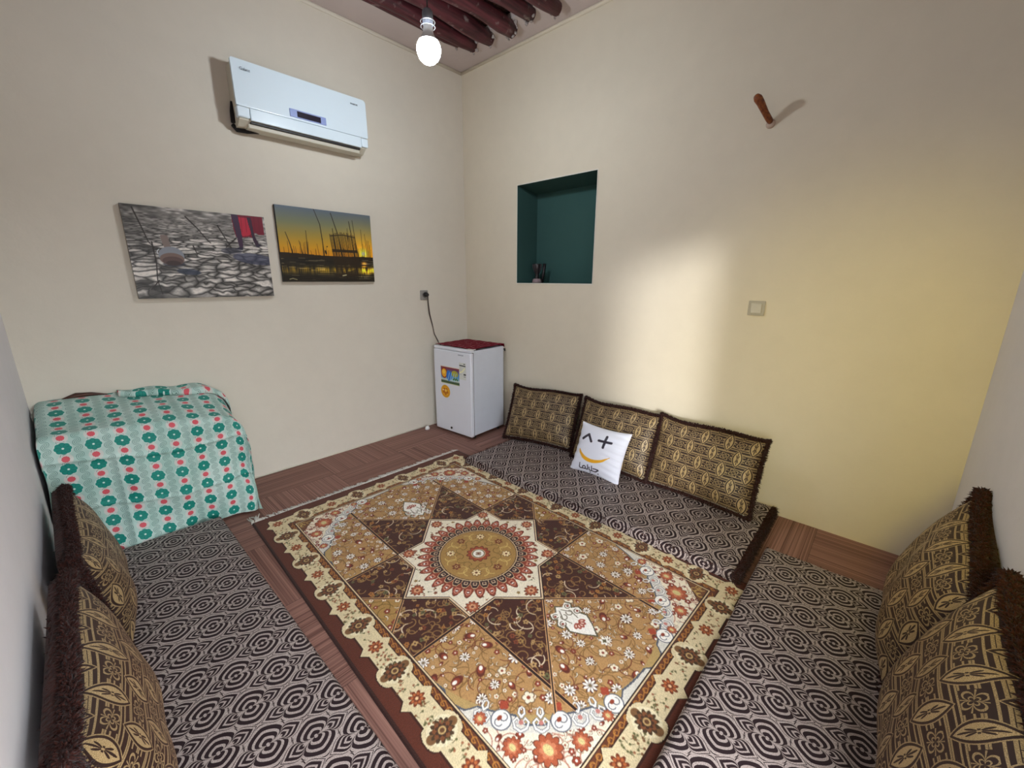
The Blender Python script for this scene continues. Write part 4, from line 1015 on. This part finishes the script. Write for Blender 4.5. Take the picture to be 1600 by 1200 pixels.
    for sgn in (-1, 1):
        for k in range(360):
            y = rd.uniform(-1.05, 1.05); dd_ = abs((y/.15)-round(y/.15))*.15
            if dd_ > .040: sprig(sgn*.6765+rd.uniform(-.032, .032), y)
            elif dd_ > .034: sprig(sgn*.6765+rd.uniform(-.02, .02), y)
        for k in range(230):
            x = rd.uniform(-.65, .65); dd_ = abs((x/.176)-round(x/.176))*.176
            if dd_ > .042: sprig(x, sgn*1.066+rd.uniform(-.032, .032))
    # masks of the star layout
    d1 = ax+ay; star = (d1 < .46) | ((ax < .31) & (ay < .30))
    darkp = F_ & (((ay > .30) & (ax < .31) & (ay-ax < .46) & (d1 > .46)) | ((ax > .31) & (ay < .30) & (ax-ay < .46) & (d1 > .46)))
    sidet = F_ & (ax-ay > .46)
    cv.mask(F_ & (ay < .36), (176, 136, 82)); cv.mask(sidet, OL)
    # --- floral fill
    def vine(x, y, a, n, col, w=.0032, step=.016, curl=.16):
        pts = [(x, y)]
        for i in range(n):
            a += curl; x += step*math.cos(a); y += step*math.sin(a); pts.append((x, y))
        cv.line(pts, w, col); return pts
    def fancy(x, y, r, kind):
        if kind == 0:   # white spiky lily
            cv.flower(x, y, r*1.1, 9, (86, 48, 40), rd.random()*6, .55, .8); cv.flower(x, y, r, 9, WH, rd.random()*.1, .6, 1.2); cv.flower(x, y, r*.55, 9, (186, 176, 170), .3, .5); cv.disc(x, y, r*.24, (120, 100, 70))
        elif kind == 1: # red rosette
            cv.flower(x, y, r, 5, (80, 34, 24), 0, .25); cv.flower(x, y, r*.86, 5, RED, 0, .25); cv.disc(x, y, r*.26, WH)
        elif kind == 2: # white blossom
            a = rd.random()*6; cv.flower(x, y, r, 5, (110, 84, 60), a, .3); cv.flower(x, y, r*.84, 5, IVF, a, .3); cv.disc(x, y, r*.26, RED)
        elif kind == 3: # crescent leaf
            a = rd.random()*6; cv.arc(x, y, r*.9, a, a+2.2, r*.15, BLK, 8, r*.5); cv.arc(x, y, r*.9, a, a+2.1, r*.08, IVF, 8, r*.34)
        else:           # bicolour tulip
            a = rd.random()*6; cv.disc(x, y, r*.9, (96, 40, 26), 1, r*.6, a); cv.disc(x+r*.2*math.cos(a), y+r*.2*math.sin(a), r*.6, RED, 1, r*.42, a); cv.disc(x+r*.4*math.cos(a), y+r*.4*math.sin(a), r*.36, WH, 1, r*.26, a)
    def fill(region, n, rad, kinds, vcol, sep=1.9, seed=0, vines=True):
        r_ = random.Random(seed); idxs = np.argwhere(region[::2, ::2])*2; pts = []
        for _ in range(n*30):
            j, i = idxs[r_.randrange(len(idxs))]; x, y = cv.x[i], cv.y[j]; r = r_.uniform(*rad)
            if all(math.hypot(x-p[0], y-p[1]) > (r+p[2])*sep*.5+.004 for p in pts): pts.append((x, y, r))
            if len(pts) >= n: break
        keep = cv.C.copy()
        if vines:
            for (x, y, r) in pts:
                s_ = 1 if r_.random() < .5 else -1
                vine(x, y, r_.uniform(0, 6.3), r_.randint(5, 11), vcol, .0034, .011, s_*r_.uniform(.18, .36))
        for (x, y, r) in pts: fancy(x, y, r, r_.choice(kinds))
        cv.C = np.where(region[..., None], cv.C, keep); return pts
    ell = np.hypot(ax/.598, np.maximum(ay-.36, 0)/.60); arch = (ay > .36) & (ell > 1.0) & F_
    tan_r = F_ & ~star & ~darkp & ~arch
    fill(tan_r & ~sidet, 620, (.008, .0135), [1, 2, 3, 4, 3, 2, 3], (126, 92, 50), 1.75, 1)
    fill(tan_r & ~sidet, 420, (.018, .029), [0, 0, 0, 4, 2], (112, 58, 34), 2.9, 2)
    fill(sidet, 24, (.010, .018), [1, 2, 3], (110, 84, 36), 1.8, 3)
    # dark panels: gold scrolls + flowers
    cv.mask(darkp, DK); keep = cv.C.copy(); idxs = np.argwhere(darkp[::2, ::2])*2; r_ = random.Random(6)
    for _ in range(260):
        j, i = idxs[r_.randrange(len(idxs))]; x, y = cv.x[i], cv.y[j]; s_ = r_.choice((-1, 1)); a = r_.uniform(0, 6.3)
        cv.arc(x, y, r_.uniform(.018, .04), a, a+s_*r_.uniform(2.5, 5), .0052, (140, 106, 62), 14, .003, .55)
    for _ in range(70):
        j, i = idxs[r_.randrange(len(idxs))]; x, y = cv.x[i], cv.y[j]; s_ = r_.choice((-1, 1)); a = r_.uniform(0, 6.3)
        cv.arc(x, y, r_.uniform(.03, .06), a, a+s_*r_.uniform(1.5, 3), .0055, (214, 194, 164), 14, .0026, .4)
    for _ in range(330):
        j, i = idxs[r_.randrange(len(idxs))]; x, y = cv.x[i], cv.y[j]; r = r_.uniform(.007, .015); c = r_.choice([(150, 118, 68), (176, 142, 92), (120, 60, 34), (96, 96, 62), (166, 110, 52)])
        cv.flower(x, y, r, r_.choice((4, 5, 6)), c, r_.random()*6, .4); cv.disc(x, y, r*.25, DK)
    cv.C = np.where(darkp[..., None], cv.C, keep)
    # --- palmettes at the two ends of the star
    for sg in (-1, 1):
        P_ = lambda a, b: (a, sg*(.555+b))
        def leafshape(c, grow):
            pts = [(0, -.022-grow), (.020+grow, .0), (.050+grow, -.012), (.062+grow, .012), (.046+grow, .030), (.072+grow, .050), (.066+grow, .078), (.048+grow, .072), (.058+grow, .105), (.034+grow*.7, .150), (0, .195+grow*1.6)]
            pts = [P_(a, b) for a, b in pts]; cv.poly(pts+[(-a, b) for a, b in pts[::-1]], c)
        leafshape((92, 84, 62), .009); leafshape(WH, 0)
        for m_ in (-1, 1):
            cv.arc(*P_(m_*.042, .012), .012, 0, 5.2, .004, (104, 92, 70)); cv.arc(*P_(m_*.050, .060), .013, 1, 6.0, .004, (104, 92, 70)); cv.arc(*P_(m_*.018, .040), .014, 2, 7.0, .004, (104, 92, 70))
            cv.disc(*P_(m_*.044, .012), .006, RED); cv.disc(*P_(m_*.052, .060), .006, RED); cv.line([P_(m_*.006, .005), P_(m_*.03, .045), P_(m_*.022, .085)], .004, (104, 92, 70))
        for k in range(5):
            a = (k-2)*.5; cv.disc(*P_(.024*math.sin(a), .092+.028*math.cos(a)), .016, (150, 60, 44), 1, .009, PI/2-a*sg); cv.disc(*P_(.024*math.sin(a), .092+.028*math.cos(a)), .008, (230, 200, 180), 1, .004, PI/2-a*sg)
        cv.flower(*P_(0, .235), .022, 6, WH, 0, .5); cv.flower(*P_(0, .235), .01, 4, GR)
    # --- arch ornament
    keep = cv.C.copy(); band_w = arch & (ell < 1.10); beyond = arch & (ell >= 1.10)
    cv.mask(beyond, IVF); cv.mask(band_w, (212, 206, 194)); cv.mask(arch & (ell < 1.004+.045*np.clip(np.sin(np.arctan2(X, np.maximum(ay-.36, .001))*14)*1.4, 0, 1)), (176, 146, 92)); cv.mask(arch & (np.abs(ell-(1.010+.045*np.clip(np.sin(np.arctan2(X, np.maximum(ay-.36, .001))*14)*1.4, 0, 1))) < .006), (84, 88, 100))
    fill(beyond, 170, (.009, .016), [1, 4, 1, 2, 3], (176, 120, 100), 1.75, 9)
    r_ = random.Random(21)
    for sg in (-1, 1):
        for k in range(-14, 15):
            a = k*.108; x = .598*1.045*math.sin(a); y = sg*(.36+.60*1.045*math.cos(a))
            if abs(x) > .57 or abs(y) > .97 or abs(y) < .36: continue
            if k % 3 == 0:
                cv.disc(x, y, .036, (84, 88, 100)); cv.disc(x, y, .032, WH); cv.arc(x-.012, y, .013, 0, 5, .003, (84, 88, 100)); cv.arc(x+.012, y, .013, 2, 7, .003, (84, 88, 100)); cv.disc(x, y-.008*sg, .010, RED, 1, .007)
                cv.flower(x-.05*math.sin(a), y-sg*.05*math.cos(a), .018, 4, (160, 66, 42), 0, .3)
            else:
                for wd_, cc in ((.012, (84, 88, 100)), (.0075, WH)):
                    for m_ in (-1, 1):
                        ca, sa = math.cos(a), math.sin(a)
                        def L2(p, q): return (x+p*ca*m_+q*sa, y+sg*(-p*sa*m_+q*ca))
                        cv.line([L2(.002, .028), L2(.020, .018), L2(.026, -.002), L2(.014, -.014), L2(.006, -.004), L2(.012, .004)], wd_, cc, wd_*.5)
                        cv.line([L2(.0, -.018), L2(.010, -.030), L2(.008, -.046), L2(.0, -.052)], wd_, cc, wd_*.4)
                cv.disc(x, y, .008, (190, 120, 110))
        # big spandrel palmettes
        for sx_ in (-1, 1):
            for (px_, py_, r) in ((.475, .885, .048), (.55, .80, .032), (.38, .945, .030), (.565, .66, .022), (.25, .962, .020)):
                px_ *= sx_; py_ *= sg
                cv.flower(px_, py_, r*1.08, 10, (96, 44, 30), 0, .25); cv.flower(px_, py_, r, 10, (168, 84, 52), 0, .28); cv.flower(px_, py_, r*.62, 7, (196, 120, 84), .2, .3); cv.disc(px_, py_, r*.3, (206, 190, 130), 1, r*.4)
            tri = F_ & (X*sx_+Y*sg > 1.475) & (X*sx_ > 0) & (Y*sg > 0); cv.mask(tri, (112, 70, 42))
            cv.mask(F_ & (np.abs(X*sx_+Y*sg-1.475) < .003) & (X*sx_ > 0) & (Y*sg > 0), BLK)
            for _ in range(9):
                x = sx_*r_.uniform(.53, .585); y = sg*r_.uniform(.93, .975)
                if abs(x)+abs(y) > 1.485: cv.arc(x, y, .012, 0, 4.5, .0028, GOLD)
    cv.C = np.where((arch | tan_r)[..., None], cv.C, keep)
    # --- dark ruled lines
    def rule(d, lim, w=.0048):
        M_ = F_ & ~star & lim; cv.mask(M_ & (np.abs(d) < w+.0035), (196, 150, 104)); cv.mask(M_ & (np.abs(d) < w), BLK)
    rule(ax-.31, ay < .875); rule(ay-.30, ax < .60); rule(ay-ax-.46, ay < .83); rule(ax-ay-.46, ax < .60)
    # star border and ivory field
    sb = ((d1 < .46+.010) | ((ax < .31+.007) & (ay < .30+.007))); cv.mask(sb, BLK); cv.mask(((d1 < .46) | ((ax < .31) & (ay < .30))), (222, 196, 160))
    si = (d1 < .46-.009) | ((ax < .31-.006) & (ay < .30-.006)); cv.mask(si, (70, 34, 26)); si = (d1 < .46-.017) | ((ax < .31-.011) & (ay < .30-.011)); cv.mask(si, IVF)
    for _ in range(520):
        x = rd.uniform(-.45, .45); y = rd.uniform(-.45, .45)
        if ((abs(x)+abs(y) < .425) or (abs(x) < .29 and abs(y) < .28)) and math.hypot(x, y) > .30:
            sprig(x, y, (110, 100, 70))
    for _ in range(60):
        a = rd.uniform(0, 6.3); r = rd.uniform(.31, .40); x, y = r*math.cos(a), r*math.sin(a)
        if (abs(x)+abs(y) < .42) or (abs(x) < .28 and abs(y) < .27): cv.flower(x, y, .010, 5, rd.choice([(130, 70, 44), (150, 120, 70)]), 0, .4)
    for k in range(8):
        a = k*PI/4; r = .385 if k % 2 == 0 else .375; x, y = r*math.cos(a), r*math.sin(a)
        cv.flower(x, y, .036, 10, (90, 44, 28), 0, .3); cv.flower(x, y, .031, 10, (160, 80, 48), 0, .32); cv.flower(x, y, .018, 6, (206, 150, 110), 0, .3); cv.disc(x, y, .007, (120, 60, 40))
    # medallion
    n_ = 32; th = np.arctan2(Y, X); r = np.hypot(X, Y); ph = (th/(2*PI)*n_) % 1; pt = 1-np.abs(ph-.5)*2      # 0 at gaps, 1 at petal centre
    outer = .262+.060*np.clip(pt*1.6, 0, 1)**.5*(.55+.45*pt)
    cv.mask(r < outer+.005, (96, 60, 44)); cv.mask((r < outer) & (pt > .07), RED); cv.mask((r < outer-.012) & (r > .268) & (pt > .52), (198, 128, 104)); cv.mask((r < outer-.020) & (r > .276) & (pt > .70), (120, 48, 34)); cv.mask((r > .285) & (r < .292) & (pt > .8), WH)
    o2 = .214+.044*np.clip(pt*1.4, 0, 1)**.6
    ph2 = (th/(2*PI)*n_+.5) % 1; pt2 = 1-np.abs(ph2-.5)*2; o2 = .216+.042*np.clip(pt2*1.5, 0, 1)**.55
    cv.mask(r < o2+.005, (206, 178, 140)); cv.mask((r < o2) & (pt2 > .10), (50, 26, 28)); cv.mask((r > .222) & (r < o2-.016) & (pt2 > .55), (196, 170, 140)); cv.mask((r > .224) & (r < o2-.022) & (pt2 > .74), (70, 36, 36))
    cv.mask(r < .212, (206, 178, 140)); cv.mask(r < .207, (70, 40, 26)); cv.mask(r < .203, OL)
    for k in range(8):
        a = k*PI/4+PI/8*0; s_ = 1 if k % 2 else -1
        for m_ in range(2):
            b = a+(m_*2-1)*.24; cv.arc(.145*math.cos(b), .145*math.sin(b), .034, b, b+(m_*2-1)*4.6, .0045, (206, 176, 104), 16, .002, .5)
            cv.arc(.105*math.cos(b), .105*math.sin(b), .026, b+2, b+2+(m_*2-1)*4.2, .004, (112, 86, 40), 16, .002, .5)
        x, y = .150*math.cos(a), .150*math.sin(a)
        if k % 2: cv.flower(x, y, .028, 7, (96, 60, 34), a, .4); cv.flower(x, y, .024, 7, (228, 206, 160), a, .5); cv.disc(x, y, .007, (110, 60, 36))
        else: cv.flower(x, y, .024, 6, (112, 56, 32), a, .4); cv.disc(x, y, .009, (206, 170, 110)); cv.disc(x, y, .005, (90, 40, 26))
    cv.flower(0, 0, .066, 12, (96, 44, 28), 0, .2); cv.flower(0, 0, .060, 12, (158, 72, 42), 0, .22)
    cv.disc(0, 0, .038, (206, 186, 150)); cv.disc(0, 0, .034, (104, 88, 64)); cv.disc(0, 0, .029, WH); cv.flower(0, 0, .018, 4, (170, 150, 130), 0, .3); cv.disc(0, 0, .007, (120, 70, 50))
    # knotting noise
    nz = rs_.rand(cv.ny, cv.nx)*.16+.92; cv.C *= nz[..., None]
    # machine-bound sides: darker edge
    cv.mask((RW/2-ax < .012), (52, 24, 18))
    return cv
cv = paint_rug()
t = empty('rug', (RUGC[0], RUGC[1], 0), (0, 0, RT)); tag(t, 'persian style rug with brown, gold and ivory star medallion in the middle of the floor', 'rug')
Zr = .011+.0015*np.sin(cv.X*5+1)*np.sin(cv.Y*4)
ed = np.minimum(RW/2-np.abs(cv.X), RL/2-np.abs(cv.Y)); Zr = np.where(ed < .001, .001, Zr)
M_rug = vcol_mat('rug_pile', .7, .25, .1, .6)
me = np_mesh('pile', np.stack([cv.X.ravel(), cv.Y.ravel(), Zr.ravel()], -1), grid_faces(cv.nx, cv.ny), col=cv.linear())
link('pile', me, M_rug, t)
# fringe at both short ends
rnd = random.Random(12); bm = bmesh.new()
for sg in (1, -1):
    x = -RW/2+.004
    while x < RW/2:
        if x > RW/2-.05 or True:
            ln = rnd.uniform(.030, .055)+(.05 if x < -RW/2+.06 else 0); a = rnd.uniform(-.9, .35)*(1 if sg > 0 else -1)
            pts = []
            for k in range(4):
                f = k/3; pts.append((x+a*ln*f+.004*math.sin(f*7+x*90), sg*(RL/2-.004+ln*f), .009+.004*math.sin(f*PI)*rnd.random()-.004*f))
            tube(bm, pts, [.0042, .0048, .0042, .0024], 5)
        x += rnd.uniform(.006, .010)
o = bobj('fringe', bm, plain('fringe_cotton', (214, 208, 200), .9, .1, 80), t); o['label'] = 'white cotton fringe'; o['kind'] = 'stuff'
